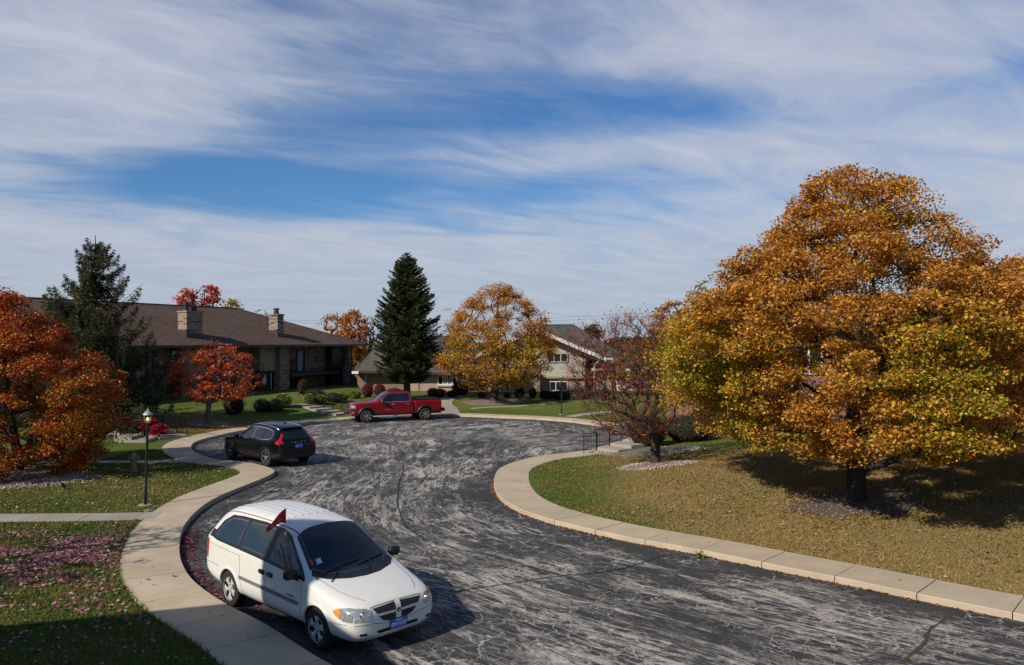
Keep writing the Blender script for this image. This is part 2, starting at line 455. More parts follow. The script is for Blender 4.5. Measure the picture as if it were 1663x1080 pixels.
def road_mat():
    m, nt, out = new_mat('worn_asphalt')
    p = nd(nt, 'ShaderNodeBsdfPrincipled', Roughness=.8); p.inputs['Specular IOR Level'].default_value = .25
    g = geop(nt); s = nt.nodes.new('ShaderNodeSeparateXYZ'); lk(nt, g, s.inputs[0])
    fl = nt.nodes.new('ShaderNodeAttribute'); fl.attribute_name = 'flow'
    ed = nt.nodes.new('ShaderNodeAttribute'); ed.attribute_name = 'edge'
    def streak(k, along, off):
        c = nt.nodes.new('ShaderNodeCombineXYZ')
        lk(nt, mathn(nt, 'MULTIPLY', fl.outputs['Fac'], k), c.inputs[0])
        lk(nt, mathn(nt, 'ADD', mathn(nt, 'MULTIPLY', s.outputs[0], along), off), c.inputs[1])
        lk(nt, mathn(nt, 'MULTIPLY', s.outputs[1], along), c.inputs[2])
        return c.outputs[0]
    a = noise(nt, streak(.75, .34, 3), 1.0, 12, .70, .8)
    sp = noise(nt, g, 30, 6, .85)
    w = noise(nt, g, 1.1, 4, .6)
    def vein(k, al, off, det, dist, wd):
        n_ = noise(nt, streak(k, al, off), 1.0, det, .62, dist)
        return ramp(nt, mathn(nt, 'ABSOLUTE', mathn(nt, 'SUBTRACT', n_, .5)), [(0.0, 1.0), (wd * .40, .62), (wd, 0.0)])
    v1 = vein(1.15, .38, 9, 8, 1.0, .055); v2 = vein(2.1, .75, 21, 7, 1.3, .040); v3 = vein(.55, .5, 33, 9, 1.6, .028)
    v = mathn(nt, 'MAXIMUM', mathn(nt, 'MAXIMUM', v1, mathn(nt, 'MULTIPLY', v2, .8)), v3)
    gate = ramp(nt, noise(nt, g, .22, 4, .6), [(.36, .45), (.60, 1.0)])
    patch = ramp(nt, a, [(.50, 0.0), (.60, .45), (.70, 1.0)])
    f = mathn(nt, 'ADD', mathn(nt, 'MULTIPLY', mathn(nt, 'MULTIPLY', v, gate), .62), mathn(nt, 'MULTIPLY', patch, .52))
    e = ramp(nt, mathn(nt, 'DIVIDE', ed.outputs['Fac'], 3.0), [(0.0, -.0), (.12, .35), (.40, 1.0)])
    f = mathn(nt, 'MULTIPLY', f, mathn(nt, 'ADD', mathn(nt, 'MULTIPLY', e, .7), .3))
    f = mathn(nt, 'ADD', f, mathn(nt, 'MULTIPLY', mathn(nt, 'SUBTRACT', sp, .5), .85))
    wear = ramp(nt, f, [(.25, 0.0), (.38, .30), (.53, .80), (.70, 1.0)])
    # grain: dark chips showing through the pale worn patches
    gr = noise(nt, g, 120, 2, .8)
    wear = mathn(nt, 'MULTIPLY', wear, ramp(nt, gr, [(.36, .25), (.55, 1.0)]))
    base = mixc(nt, ramp(nt, noise(nt, g, 75, 3, .8), [(.35, 0.0), (.7, 1.0)]), (.011, .011, .0115), (.082, .0815, .083))
    base = mixc(nt, ramp(nt, w, [(.3, 0.0), (.75, .6)]), base, (.03, .03, .032))
    pale = mixc(nt, ramp(nt, noise(nt, g, 8, 3), [(.3, 0.0), (.7, 1.0)]), (.38, .345, .295), (.68, .62, .53))
    col = mixc(nt, wear, base, pale)
    # crazing: thin pale crack network
    vo = nd(nt, 'ShaderNodeTexVoronoi', Scale=2.6, Randomness=1.0); vo.feature = 'DISTANCE_TO_EDGE'
    wn = nd(nt, 'ShaderNodeTexNoise', Scale=2.2, Detail=4.0); lk(nt, g, wn.inputs['Vector'])
    vv = nt.nodes.new('ShaderNodeVectorMath'); vv.operation = 'MULTIPLY_ADD'; lk(nt, wn.outputs['Color'], vv.inputs[0]); vv.inputs[1].default_value = (.9, .9, 0); lk(nt, g, vv.inputs[2])
    lk(nt, vv.outputs[0], vo.inputs['Vector'])
    cr = ramp(nt, vo.outputs['Distance'], [(.008, 1.0), (.022, 0.0)])
    cr = mathn(nt, 'MULTIPLY', cr, ramp(nt, noise(nt, g, .55, 3), [(.44, 0.0), (.56, .9)]))
    col = mixc(nt, cr, col, (.42, .39, .34))
    lk(nt, col, p.inputs['Base Color'])
    lk(nt, bump(nt, gr, .5, .01), p.inputs['Normal'])
    lk(nt, p.outputs[0], out.inputs[0]); return m
ROAD = tag(link('road', me, road_mat()), 'worn asphalt court with pale swirling wear marks', None, None, 'structure')

# cracks and tar seams: thin sheets that belong to the road
def ribbon(pts, width, z, name, mat, parent=None, wig=0.0, drape=False, step=.25, taper=True):
    L = catmull(pts, step); T = np.gradient(L, axis=0); T /= np.linalg.norm(T, axis=1)[:, None] + 1e-9
    N = np.column_stack([-T[:, 1], T[:, 0]]); n = len(L)
    if wig: L = L + N * (np.cumsum(RNG.normal(0, wig, n)) * .5)[:, None]
    w = np.full(n, width / 2)
    if wig: w = w * RNG.uniform(.5, 1.4, n)
    K = 3 if width > .4 else 1
    rows = []
    for k in range(K + 1):
        o = (k / K * 2 - 1); q = L + N * (w * o)[:, None]
        zz = hfun(q) + z if drape else np.full(n, z)
        rows.append(np.column_stack([q, zz]))
    V = np.concatenate(rows); F_ = []
    for k in range(K):
        for i in range(n - 1): F_.append((k * n + i, k * n + i + 1, (k + 1) * n + i + 1, (k + 1) * n + i))
    return link(name, mesh_np(name, V, F_), mat, parent)
M_TAR = plain('tar_seam', (.012, .011, .011), .5, 0, .3, 20)
M_RUST = plain('dirt_crack', (.055, .032, .022), .9, 0, .4, 20)
for pts, w, m in [([(1548, 993), (1530, 1010), (1512, 1022), (1503, 1045), (1488, 1062), (1470, 1080)], .07, M_RUST),
                  ([(700, 970), (760, 958), (830, 948), (900, 937), (990, 928), (1090, 900)], .045, M_TAR),
                  ([(700, 815), (730, 818), (790, 812), (815, 812)], .04, M_TAR),
                  ([(655, 755), (648, 790), (652, 830), (672, 862), (720, 885), (800, 903), (900, 930), (1010, 965)], .05, M_TAR),
                  ([(700, 742), (735, 722), (775, 706)], .06, M_TAR)]:
    ribbon([flat(*q) for q in pts], w, .004, 'road_crack', m, ROAD, wig=.012, step=.12)

# ------------------------------------------------------------------ kerb walk: slabs with open joints
def conc_mat(name='concrete', base=(.50, .405, .285)):
    m, nt, out = new_mat(name)
    p = nd(nt, 'ShaderNodeBsdfPrincipled', Roughness=.85); p.inputs['Specular IOR Level'].default_value = .25
    g = geop(nt)
    gi = nt.nodes.new('ShaderNodeNewGeometry').outputs['Random Per Island']
    n1 = noise(nt, g, .9, 6, .65); n2 = noise(nt, g, 40, 3, .7); n3 = noise(nt, g, 6, 5, .7, 1.0)
    c = mixc(nt, ramp(nt, n1, [(.3, 0.0), (.7, 1.0)]), tuple(x * .72 for x in base), tuple(x * 1.08 for x in base))
    c = mixc(nt, mathn(nt, 'MULTIPLY', gi, .28), c, tuple(x * .6 for x in base))
    c = mixc(nt, ramp(nt, n3, [(.55, 0.0), (.75, .35)]), c, tuple(x * .5 for x in base))
    c = mixc(nt, .18, c, ramp(nt, n2, [(.3, tuple(x * .5 for x in base)), (.7, tuple(x * 1.3 for x in base))]))
    lk(nt, c, p.inputs['Base Color']); lk(nt, bump(nt, n2, .3, .006), p.inputs['Normal'])
    lk(nt, p.outputs[0], out.inputs[0]); return m
M_CONC = conc_mat()
M_CONC2 = conc_mat('path_concrete', (.36, .315, .255))
def slabs(L, width, side, length, z0, zt, mb, bev=.015, phase=.5, drape=None):
    seg = np.linalg.norm(np.diff(L, axis=0), axis=1); s = np.concatenate([[0], np.cumsum(seg)])
    T = np.gradient(L, axis=0); T /= np.linalg.norm(T, axis=1)[:, None]
    N = np.column_stack([T[:, 1], -T[:, 0]]) * side
    def at(t): return np.array([np.interp(t, s, L[:, 0]), np.interp(t, s, L[:, 1])]), np.array([np.interp(t, s, N[:, 0]), np.interp(t, s, N[:, 1])])
    t = phase; gap = .018
    while t < s[-1] - .3:
        e = min(t + length * random.uniform(.96, 1.04), s[-1]); k = max(1, int((e - t) / .3))
        dz = random.uniform(-.004, .004)
        rows = []
        for i in range(k + 1):
            p, n = at(t + gap + (e - t - gap) * i / k)
            zz = (lambda q: (hz(q[0], q[1]) if drape else 0.0))
            a, b, c2, d2 = p, p + n * bev, p + n * (width - bev), p + n * width
            za, zb = zz(a), zz(d2)
            if drape: za = zb = (za + zb) / 2
            rows.append([(a[0], a[1], z0 + za), (a[0], a[1], zt - bev + dz + za), (b[0], b[1], zt + dz + za), (c2[0], c2[1], zt + dz + zb), (d2[0], d2[1], zt - bev + dz + zb), (d2[0], d2[1], z0 + zb)])
        V = [q for r in rows for q in r]; f = []
        for i in range(k):
            for j in range(5): f.append((i * 6 + j, i * 6 + j + 1, (i + 1) * 6 + j + 1, (i + 1) * 6 + j))
        f += [tuple(range(6)), tuple(k * 6 + j for j in range(5, -1, -1))]
        mb.add(V, f); t = e
    return mb
mb = MB(); slabs(KERB, WALK, -1, 1.55, -.03, .132, mb)
SW = tag(mb.build('pavement', M_CONC), 'pale concrete pavement with kerb following the court', None, None, 'structure')
# ------------------------------------------------------------------ plants
def rot_rand(n, up=.0):
    """random orthonormal frames; up biases the normal upwards"""
    nrm = RNG.normal(size=(n, 3)); nrm[:, 2] = np.abs(nrm[:, 2]) + up
    nrm /= np.linalg.norm(nrm, axis=1)[:, None]
    a = RNG.normal(size=(n, 3)); a -= nrm * (a * nrm).sum(1)[:, None]; a /= np.linalg.norm(a, axis=1)[:, None]
    return a, np.cross(nrm, a), nrm
def leaves(C, size, aspect=.75, up=.4, fold=.25, var=.35):
    """one folded rhombic leaf (two triangles as a bent quad) per centre"""
    n = len(C); a, b, nr = rot_rand(n, up)
    s = (size * RNG.uniform(1 - var, 1 + var, n))[:, None]
    V = np.stack([C - a * s * .55, C + b * s * .5 * aspect + nr * s * fold * .4, C + a * s * .55, C - b * s * .5 * aspect + nr * s * fold * .4], 1).reshape(-1, 3)
    Q = np.arange(4 * n).reshape(n, 4)
    return V, Q
def tints(n, pal, w=None, jit=.18):
    pal = np.array(pal, float); w = None if w is None else np.array(w) / np.sum(w)
    c = pal[RNG.choice(len(pal), n, p=w)]
    t = RNG.random((n, 1)); c = c * (1 - .3 * t) + pal[RNG.choice(len(pal), n, p=w)] * .3 * t
    return np.clip(c * RNG.uniform(1 - jit, 1 + jit, (n, 1)), 0, 1)

def bark_mat(name, c):
    m, nt, out = new_mat(name)
    p = nd(nt, 'ShaderNodeBsdfPrincipled', Roughness=.95); p.inputs['Specular IOR Level'].default_value = .1
    mp = nt.nodes.new('ShaderNodeMapping'); mp.inputs['Scale'].default_value = (9, 9, 2.0); lk(nt, objc(nt), mp.inputs[0])
    n = noise(nt, mp.outputs[0], 2.0, 6, .7)
    lk(nt, ramp(nt, n, [(.3, tuple(x * .4 for x in c)), (.7, tuple(x * 1.35 for x in c))]), p.inputs['Base Color'])
    lk(nt, bump(nt, n, .8, .03), p.inputs['Normal']); lk(nt, p.outputs[0], out.inputs[0]); return m
M_BARK = bark_mat('bark', (.085, .065, .05)); M_BARKG = bark_mat('pale_bark', (.17, .15, .125)); M_BARKD = bark_mat('dark_bark', (.05, .038, .033)); M_BARKC = bark_mat('crab_bark', (.075, .055, .045))
M_LEAF = attr_leaf('autumn_leaf', .5, .32, .35); M_NEEDLE = attr_leaf('needles', .65, .12, .2)

def branches(trunk, r0, A, exp=.5, curve=.15, seg=.5, ang=0.0, rtip=.008, tr_exp=1.0):
    """tree skeleton: joins every attractor to the nearest good node, returns tube mesh data"""
    N = [np.array(p, float) for p in trunk]; par = [-1] + list(range(len(trunk) - 1)); plen = [0.0]
    for i in range(1, len(N)): plen.append(plen[-1] + np.linalg.norm(N[i] - N[i - 1]))
    base = N[len(N) // 2] if len(N) > 2 else N[-1]
    A = np.asarray(A); order = np.argsort(np.linalg.norm(A - base, axis=1))
    first = 1
    for k in order:
        p = A[k]; arr = np.array(N[first:]); pl = np.array(plen[first:])
        d = np.linalg.norm(arr - p, axis=1)
        # branches leave upwards and outwards: joining to a node above costs more
        cost = d + .18 * pl + np.maximum(arr[:, 2] - p[2] + d * ang, 0) * 1.2
        j = int(np.argmin(cost)) + first
        L = d[j - first]; m = max(1, int(L / seg)); q0 = N[j]; prev = j
        side = RNG.normal(0, curve * L, 3)
        for s in range(1, m + 1):
            t = s / m; q = q0 * (1 - t) + p * t + side * t * (1 - t) + np.array([0, 0, -.10 * L * t * (1 - t)])
            if s < m: q = q + RNG.normal(0, .03 * min(L, 1.5), 3)
            N.append(q); par.append(prev); plen.append(plen[prev] + L / m); prev = len(N) - 1
    n = len(N); cnt = np.zeros(n)
    kids = np.zeros(n, int)
    for i in range(n - 1, 0, -1):
        if kids[i] == 0: cnt[i] = max(cnt[i], 1)
        cnt[par[i]] += cnt[i]; kids[par[i]] += 1
    NP = np.array(N); tot = cnt[0]
    rad = np.maximum(r0 * (cnt / tot) ** exp, rtip)
    for i in range(len(trunk)): rad[i] = max(rad[i], r0 * (1 - .55 * i / max(1, len(trunk) - 1)) if cnt[i] > .3 * tot else rad[i])
    rad[0] = r0 * 1.25
    V = []; Q = []; b = 0
    for i in range(1, n):
        p, q = NP[par[i]], NP[i]; t = q - p; L = np.linalg.norm(t)
        if L < 1e-4: continue
        t = t / L; a = np.cross(t, [0.3, .2, .93]); a /= np.linalg.norm(a) + 1e-9; c = np.cross(t, a)
        k = 8 if rad[i] > .08 else 5 if rad[i] > .025 else 3
        r1 = min(rad[par[i]], rad[i] * 1.5) if par[i] >= 0 else rad[i]
        if i < len(trunk): r1 = rad[par[i]]
        an = np.arange(k) * 2 * np.pi / k
        ring = np.cos(an)[:, None] * a + np.sin(an)[:, None] * c
        V.append(p - t * rad[i] * .3 + ring * r1); V.append(q + ring * rad[i])
        for j in range(k): Q.append((b + j, b + (j + 1) % k, b + k + (j + 1) % k, b + k + j))
        b += 2 * k
    return np.concatenate(V), np.array(Q), NP, np.array(rad)

def crown_points(n, prof, zlo, zhi, cx, cy, shell=.5, lobes=14, lobe_amp=.18, squash=(1, 1), seed=0):
    """points filling a crown whose radius follows prof(t), with bulging lobes"""
    r = np.random.default_rng(seed)
    ph = r.uniform(0, 2 * np.pi, lobes); ht = r.uniform(.05, .95, lobes); am = r.uniform(-.6, 1.0, lobes) * lobe_amp
    out = []
    while len(out) < n:
        t = r.random(); a = r.uniform(0, 2 * np.pi)
        R0 = prof(t)
        if r.random() > R0 / prof.mx: continue
        k = 1 + sum(am[i] * math.exp(-((math.cos(a - ph[i]) - 1) / .35) ** 2 * 1.0 - ((t - ht[i]) / .13) ** 2) for i in range(lobes))
        rr = R0 * k * (shell + (1 - shell) * r.random() ** .6) if r.random() < .75 else R0 * k * r.random() ** .5
        out.append((cx + rr * math.cos(a) * squash[0], cy + rr * math.sin(a) * squash[1], zlo + (zhi - zlo) * t))
    return np.array(out)
def profile(pts):
    xs, ys = zip(*pts)
    f = lambda t: float(np.interp(t, xs, ys))
    f.mx = max(ys); return f

def leafy(name, base, trunk, r0, A, per, spread, size, pal_fn, bark, label, cat='tree', group=None, exp=.5, seg=.5, ang=0.0,
          mat=None, up=.5, flatz=.6, twigs=True, rtip=.008, drop=0.0, curve=.15):
    """deciduous tree: trunk and limbs as one mesh, crown of separate leaves as another"""
    base = Vector(base); root = empty(name, base, 0, label, cat, group)
    b = np.array(base); rel = lambda V: V - b
    V, Q, NP, rad = branches(trunk, r0, A, exp=exp, seg=seg, ang=ang, rtip=rtip, curve=curve)
    tr = link('trunk', mesh_np('trunk', rel(V), Q, smooth=True), bark, root)
    A = np.asarray(A)
    if drop: A = A[RNG.random(len(A)) > drop]
    if per > 0:
        k = np.maximum(1, RNG.poisson(per, len(A)))
        C = np.repeat(A, k, 0); s = np.repeat(RNG.uniform(.6, 1.3, len(A)) * spread, k)[:, None]
        off = RNG.normal(size=C.shape); off /= np.linalg.norm(off, axis=1)[:, None] + 1e-9
        off *= (RNG.random((len(C), 1)) ** .5) * s; off[:, 2] *= flatz
        C = C + off
        C[:, 2] = np.maximum(C[:, 2], b[2] + .12)
        V, Q = leaves(C, size, up=up)
        T = np.repeat(pal_fn(C, np.repeat(A, k, 0)), 4, 0)
        link('crown', mesh_np('crown', rel(V), Q, T), mat or M_LEAF, root)
    return root

def ground_patch(name, cx, cy, rx_, ry_, mat, label, cat, z=.02, n=40, wob=.14, hump=.06, kind=None):
    r = RNG.uniform(0, 6.28, 4); rings = 6; V = [(cx, cy, hz(cx, cy) + z + hump)]; Q = []
    pts = [];
    for j in range(1, rings + 1):
        for i in range(n):
            a = i / n * 2 * math.pi; k = 1 + wob * (math.sin(2 * a + r[0]) + .6 * math.sin(3 * a + r[1]) + .35 * math.sin(7 * a + r[2])) + RNG.normal(0, .02) * (j == rings)
            f = j / rings; pts.append((cx + rx_ * k * f * math.cos(a), cy + ry_ * k * f * math.sin(a), f))
    P_ = np.array(pts); hh = hfun(P_[:, :2])
    for (x, y, f), h_ in zip(pts, hh): V.append((x, y, h_ + z * (1 if f < .99 else -.5) + hump * (1 - f * f)))
    m = MB(); m.v = [tuple(float(c) for c in v) for v in V]
    for i in range(n): m.f.append((0, 1 + i, 1 + (i + 1) % n)); m.mi.append(0)
    for j in range(rings - 1):
        for i in range(n):
            a, b2 = 1 + j * n + i, 1 + j * n + (i + 1) % n; m.f.append((a, a + n, b2 + n, b2)); m.mi.append(0)
    o = m.build(name, mat, smooth=60)
    return tag(o, label, cat, None, kind)
def stones(name, cx, cy, rx_, ry_, n, size, pal, label, zoff=.03, wob=.1):
    """loose stones as small tetra-like pebbles"""
    a = RNG.uniform(0, 2 * np.pi, n); f = np.sqrt(RNG.random(n)) * (1 + wob * RNG.normal(size=n) * .6)
    P_ = np.column_stack([cx + rx_ * f * np.cos(a), cy + ry_ * f * np.sin(a)])
    C = np.column_stack([P_, hfun(P_) + zoff + .05 * np.maximum(0, 1 - f ** 2)])
    s = size * RNG.uniform(.5, 1.3, n)
    base = np.array([[1, 0, 0], [-.2, .9, 0], [-.9, -.1, 0], [.1, -.85, 0], [0, 0, .8], [0, 0, -.5]], float)
    an = RNG.uniform(0, 6.28, n); cs, sn = np.cos(an), np.sin(an)
    J = base[None] * RNG.uniform(.6, 1.2, (n, 6, 3))
    X = J[..., 0] * cs[:, None] - J[..., 1] * sn[:, None]; Y = J[..., 0] * sn[:, None] + J[..., 1] * cs[:, None]
    V = np.stack([X, Y, J[..., 2] * .6], 2) * s[:, None, None] * .6 + C[:, None, :]
    tri = np.array([(0, 1, 4), (1, 2, 4), (2, 3, 4), (3, 0, 4), (1, 0, 5), (2, 1, 5), (3, 2, 5), (0, 3, 5)])
    Q = (tri[None] + 6 * np.arange(n)[:, None, None]).reshape(-1, 3)
    T = np.repeat(tints(n, pal, jit=.3), 6, 0)
    o = link(name, mesh_np(name, V.reshape(-1, 3), Q, T), M_STONE)
    return tag(o, label, None, None, 'stuff')
M_STONE = attr_leaf('stone', .9, 0.0, .2)
M_MULCH = plain('mulch', (.085, .06, .042), .95, 0, .5, 14, bmp=.6)
M_GRAVEL = plain('gravel_bed', (.16, .125, .095), .95, 0, .5, 16, bmp=.7)
STONE_PAL = [(.42, .34, .27), (.30, .23, .17), (.52, .45, .38), (.22, .16, .12), (.36, .29, .24)]

# --- the big golden tree on the right lawn
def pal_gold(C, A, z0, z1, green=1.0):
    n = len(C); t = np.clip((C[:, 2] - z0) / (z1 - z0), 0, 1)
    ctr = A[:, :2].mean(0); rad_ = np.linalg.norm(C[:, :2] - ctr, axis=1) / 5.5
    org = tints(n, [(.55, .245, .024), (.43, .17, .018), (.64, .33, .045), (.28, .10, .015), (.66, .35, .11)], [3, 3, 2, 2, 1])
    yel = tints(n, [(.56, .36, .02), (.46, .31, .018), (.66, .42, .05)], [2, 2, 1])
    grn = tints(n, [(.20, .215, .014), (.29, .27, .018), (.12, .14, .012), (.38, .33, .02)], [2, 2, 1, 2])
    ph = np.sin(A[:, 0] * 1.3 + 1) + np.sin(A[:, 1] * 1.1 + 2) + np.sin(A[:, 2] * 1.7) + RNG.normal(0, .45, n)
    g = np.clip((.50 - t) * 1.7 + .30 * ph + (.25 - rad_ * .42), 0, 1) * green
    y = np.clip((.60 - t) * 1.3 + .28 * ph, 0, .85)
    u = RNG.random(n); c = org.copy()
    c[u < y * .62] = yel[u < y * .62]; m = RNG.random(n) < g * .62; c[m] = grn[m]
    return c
bt = gp(1390, 815); bx, by, bz = bt
pr = profile([(0, 3.0), (.08, 4.2), (.18, 4.85), (.28, 4.75), (.5, 4.0), (.7, 3.0), (.85, 2.0), (.95, 1.0), (1, .4)])
A = crown_points(860, pr, 2.1, 9.95, bx - .1, by, shell=.62, lobes=34, lobe_amp=.30, seed=11)
# thin the upper crown so limbs and sky show through
thin = np.clip((A[:, 2] - 5.5) / 3.0, 0, 1) * .42
A = A[RNG.random(len(A)) > thin * (np.linalg.norm(A[:, :2] - [bx, by], axis=1) < 3.2)]
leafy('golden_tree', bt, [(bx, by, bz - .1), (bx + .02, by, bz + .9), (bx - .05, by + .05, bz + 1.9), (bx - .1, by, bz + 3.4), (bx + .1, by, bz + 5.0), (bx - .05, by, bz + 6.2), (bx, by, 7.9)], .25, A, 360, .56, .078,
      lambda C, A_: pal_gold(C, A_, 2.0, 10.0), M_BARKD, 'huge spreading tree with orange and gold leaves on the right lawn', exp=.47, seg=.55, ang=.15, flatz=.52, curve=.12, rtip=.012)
ux, uy = 17.8, 26.5; uz = hz(ux, uy)
pr = profile([(0, 3.6), (.12, 4.9), (.3, 5.2), (.55, 4.6), (.75, 3.4), (.9, 1.9), (1, .5)])
A = crown_points(520, pr, 2.1, 8.0, ux, uy, shell=.62, lobes=24, lobe_amp=.22, seed=5)
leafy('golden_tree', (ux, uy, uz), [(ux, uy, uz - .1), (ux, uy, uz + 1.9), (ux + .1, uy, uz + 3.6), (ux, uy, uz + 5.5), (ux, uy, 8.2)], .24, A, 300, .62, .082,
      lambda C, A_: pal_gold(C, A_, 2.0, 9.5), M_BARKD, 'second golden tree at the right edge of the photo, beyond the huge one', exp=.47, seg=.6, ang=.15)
ground_patch('mulch_bed', bx + .1, by - .1, 2.0, 1.35, M_MULCH, 'dark mulch bed of loose chips around the trunk of the huge golden tree', 'mulch bed', hump=.07)
stones('gravel', bx - .1, by - .2, 2.1, 1.35, 420, .08, [(.2, .15, .11), (.28, .22, .17), (.14, .1, .08)], 'pale stones strewn around the huge golden tree')

# --- round golden tree by the far houses
q = gp(802, 652)
pr = profile([(0, 2.2), (.08, 3.6), (.22, 4.35), (.4, 4.3), (.6, 3.7), (.8, 2.5), (.93, 1.35), (1, .4)])
A = crown_points(430, pr, 1.7, 9.3, q.x + .3, q.y, shell=.6, lobes=18, lobe_amp=.16, seed=21)
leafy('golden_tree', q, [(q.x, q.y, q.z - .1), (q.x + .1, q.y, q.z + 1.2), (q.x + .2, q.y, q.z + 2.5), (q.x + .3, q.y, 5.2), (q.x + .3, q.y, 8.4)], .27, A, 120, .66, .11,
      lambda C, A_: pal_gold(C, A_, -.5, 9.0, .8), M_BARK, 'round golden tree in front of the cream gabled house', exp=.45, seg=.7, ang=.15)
ground_patch('mulch_bed', q.x, q.y - .1, 2.4, 1.3, M_GRAVEL, 'pale wood chip ring around the round golden tree', 'mulch bed', hump=.1)

# --- orange tree, left foreground
q = Vector((-18.3, 29.5, hz(-18.3, 29.5)))
def pal_orange(C, A_):
    n = len(C); t = (C[:, 2] - .5) / 6.5
    c = tints(n, [(.46, .095, .010), (.38, .058, .010), (.52, .16, .014), (.27, .036, .010), (.52, .26, .03)], [3, 3, 2, 2, 1])
    red = tints(n, [(.42, .022, .012), (.32, .014, .012)]); yl = tints(n, [(.48, .27, .02), (.30, .20, .015), (.16, .13, .012)])
    ph = np.sin(A_[:, 0] * 1.6) + np.sin(A_[:, 2] * 1.9 + A_[:, 1])
    m = RNG.random(n) < np.clip(.20 + .35 * (A_[:, 0] < q.x - 1.2) + .12 * ph, 0, .75); c[m] = red[m]
    m = RNG.random(n) < np.clip(.50 - .55 * t + .15 * ph, 0, .6); c[m] = yl[m]
    return c
pr = profile([(0, 3.0), (.08, 3.4), (.25, 3.5), (.5, 3.2), (.68, 2.8), (.82, 1.9), (.93, 1.1), (1, .3)])
A = crown_points(560, pr, .3, 6.85, q.x - .75, q.y, shell=.6, lobes=24, lobe_amp=.2, seed=4)
leafy('orange_tree', q, [(q.x, q.y, q.z - .1), (q.x, q.y, q.z + .5), (q.x - .3, q.y, q.z + 2.2), (q.x - .5, q.y, q.z + 4), (q.x - .6, q.y, 6.3)], .17, A, 235, .52, .080,
      pal_orange, M_BARKD, 'dense orange and red tree with low boughs at the left edge', exp=.48, seg=.5, ang=.1)
m1 = gp(75, 797)
ground_patch('gravel_bed', -18.6, 28.0, 3.8, 2.3, M_GRAVEL, 'tan gravel bed under the dense orange tree', 'gravel bed', hump=.08)
stones('gravel', -18.6, 28.0, 3.75, 2.2, 5200, .085, STONE_PAL, 'tan pebbles lying under the dense orange tree')

# --- small orange tree before the brown roofed building
q = gp(338, 690)
pr = profile([(0, 1.5), (.12, 2.3), (.35, 2.75), (.6, 2.35), (.82, 1.6), (1, .5)])
A = crown_points(230, pr, q.z + 1.5, 4.95, q.x + .35, q.y, shell=.5, lobes=16, lobe_amp=.38, seed=9)
leafy('orange_tree', q, [(q.x, q.y, q.z - .1), (q.x, q.y, q.z + .7), (q.x + .05, q.y, q.z + 1.3)], .15, A, 36, .40, .115,
      lambda C, A_: tints(len(C), [(.56, .10, .014), (.44, .05, .014), (.62, .18, .018), (.28, .035, .014)], [3, 3, 2, 1]), M_BARKG,
      'small orange red tree with pale forked trunk before the brown roofed building', exp=.45, seg=.4, drop=.1)
ground_patch('gravel_bed', q.x, q.y, 1.25, 1.1, M_GRAVEL, 'pale pebble ring around the small orange red tree', 'gravel bed', hump=.1)
stones('gravel', q.x, q.y, 1.25, 1.05, 700, .1, STONE_PAL, 'pale pebbles around the small orange red tree')

# --- bare red twigged crab apple, right of the court
q = gp(1064, 755); qx, qy, qz = q
fork = []
pr = profile([(0, 1.1), (.2, 2.0), (.45, 2.6), (.7, 2.35), (.9, 1.5), (1, .7)])
A = crown_points(900, pr, qz + 1.1, 5.9, qx - .75, qy + .2, shell=.25, lobes=16, lobe_amp=.3, seed=31)
V, Q, NP, rad = branches([(qx, qy, qz - .1), (qx + .02, qy, qz + .75), (qx - .15, qy, qz + 1.3), (qx - .45, qy, qz + 1.9)], .17, A, exp=.50, seg=.3, rtip=.006, curve=.25, ang=-.1)
root = empty('crab_apple_tree', q, 0, 'nearly bare crab apple with tangled red brown twigs and few red leaves', 'tree')
link('trunk', mesh_np('trunk', V - np.array(q), Q, smooth=True), M_BARKC, root)
# fine twigs
tip = A[RNG.integers(0, len(A), 6500)]
d = RNG.normal(size=tip.shape) * [.8, .8, .5] + (tip - np.array([qx - .5, qy, qz + 1.6])) * .25 + [0, 0, .35]; d /= np.linalg.norm(d, axis=1)[:, None]
Lh = RNG.uniform(.2, .65, (len(tip), 1)); e = np.cross(d, RNG.normal(size=d.shape)); e /= np.linalg.norm(e, axis=1)[:, None]; wd = .0055
V = np.stack([tip - e * wd, tip + e * wd, tip + d * Lh + e * wd * .3, tip + d * Lh - e * wd * .3], 1).reshape(-1, 3) - np.array(q)
link('twigs', mesh_np('twigs', V, np.arange(len(V)).reshape(-1, 4), np.repeat(tints(len(tip), [(.13, .05, .03), (.10, .05, .035), (.15, .06, .035)]), 4, 0)), M_NEEDLE, root)
cl = A[RNG.integers(0, len(A), 60)]; C = np.repeat(cl, 9, 0) + RNG.normal(0, .12, (540, 3))
C2 = (tip + d * Lh)[RNG.random(len(tip)) < .55]; C = np.concatenate([C, C2 + RNG.normal(0, .03, C2.shape)])
V, Q = leaves(C, .07); V -= np.array(q)
link('crown', mesh_np('crown', V, Q, np.repeat(tints(len(C), [(.42, .08, .02), (.34, .05, .02), (.46, .16, .025), (.2, .03, .02)]), 4, 0)), M_LEAF, root)
ground_patch('gravel_bed', qx + .05, qy - .15, 1.35, .95, M_GRAVEL, 'pebble ring around the crab apple trunk', 'gravel bed', hump=.08)
stones('gravel', qx + .05, qy - .15, 1.45, 1.0, 1100, .085, STONE_PAL, 'pale pebbles around the crab apple trunk')
g2 = gp(1035, 737)
ground_patch('gravel_bed', g2.x + .6, g2.y + .6, 2.5, 1.5, M_GRAVEL, 'wide pebble bed behind the crab apple', 'gravel bed', hump=.12)
stones('gravel', g2.x + .6, g2.y + .6, 2.5, 1.5, 2200, .09, STONE_PAL, 'pale pebbles on the wide bed behind the crab apple')

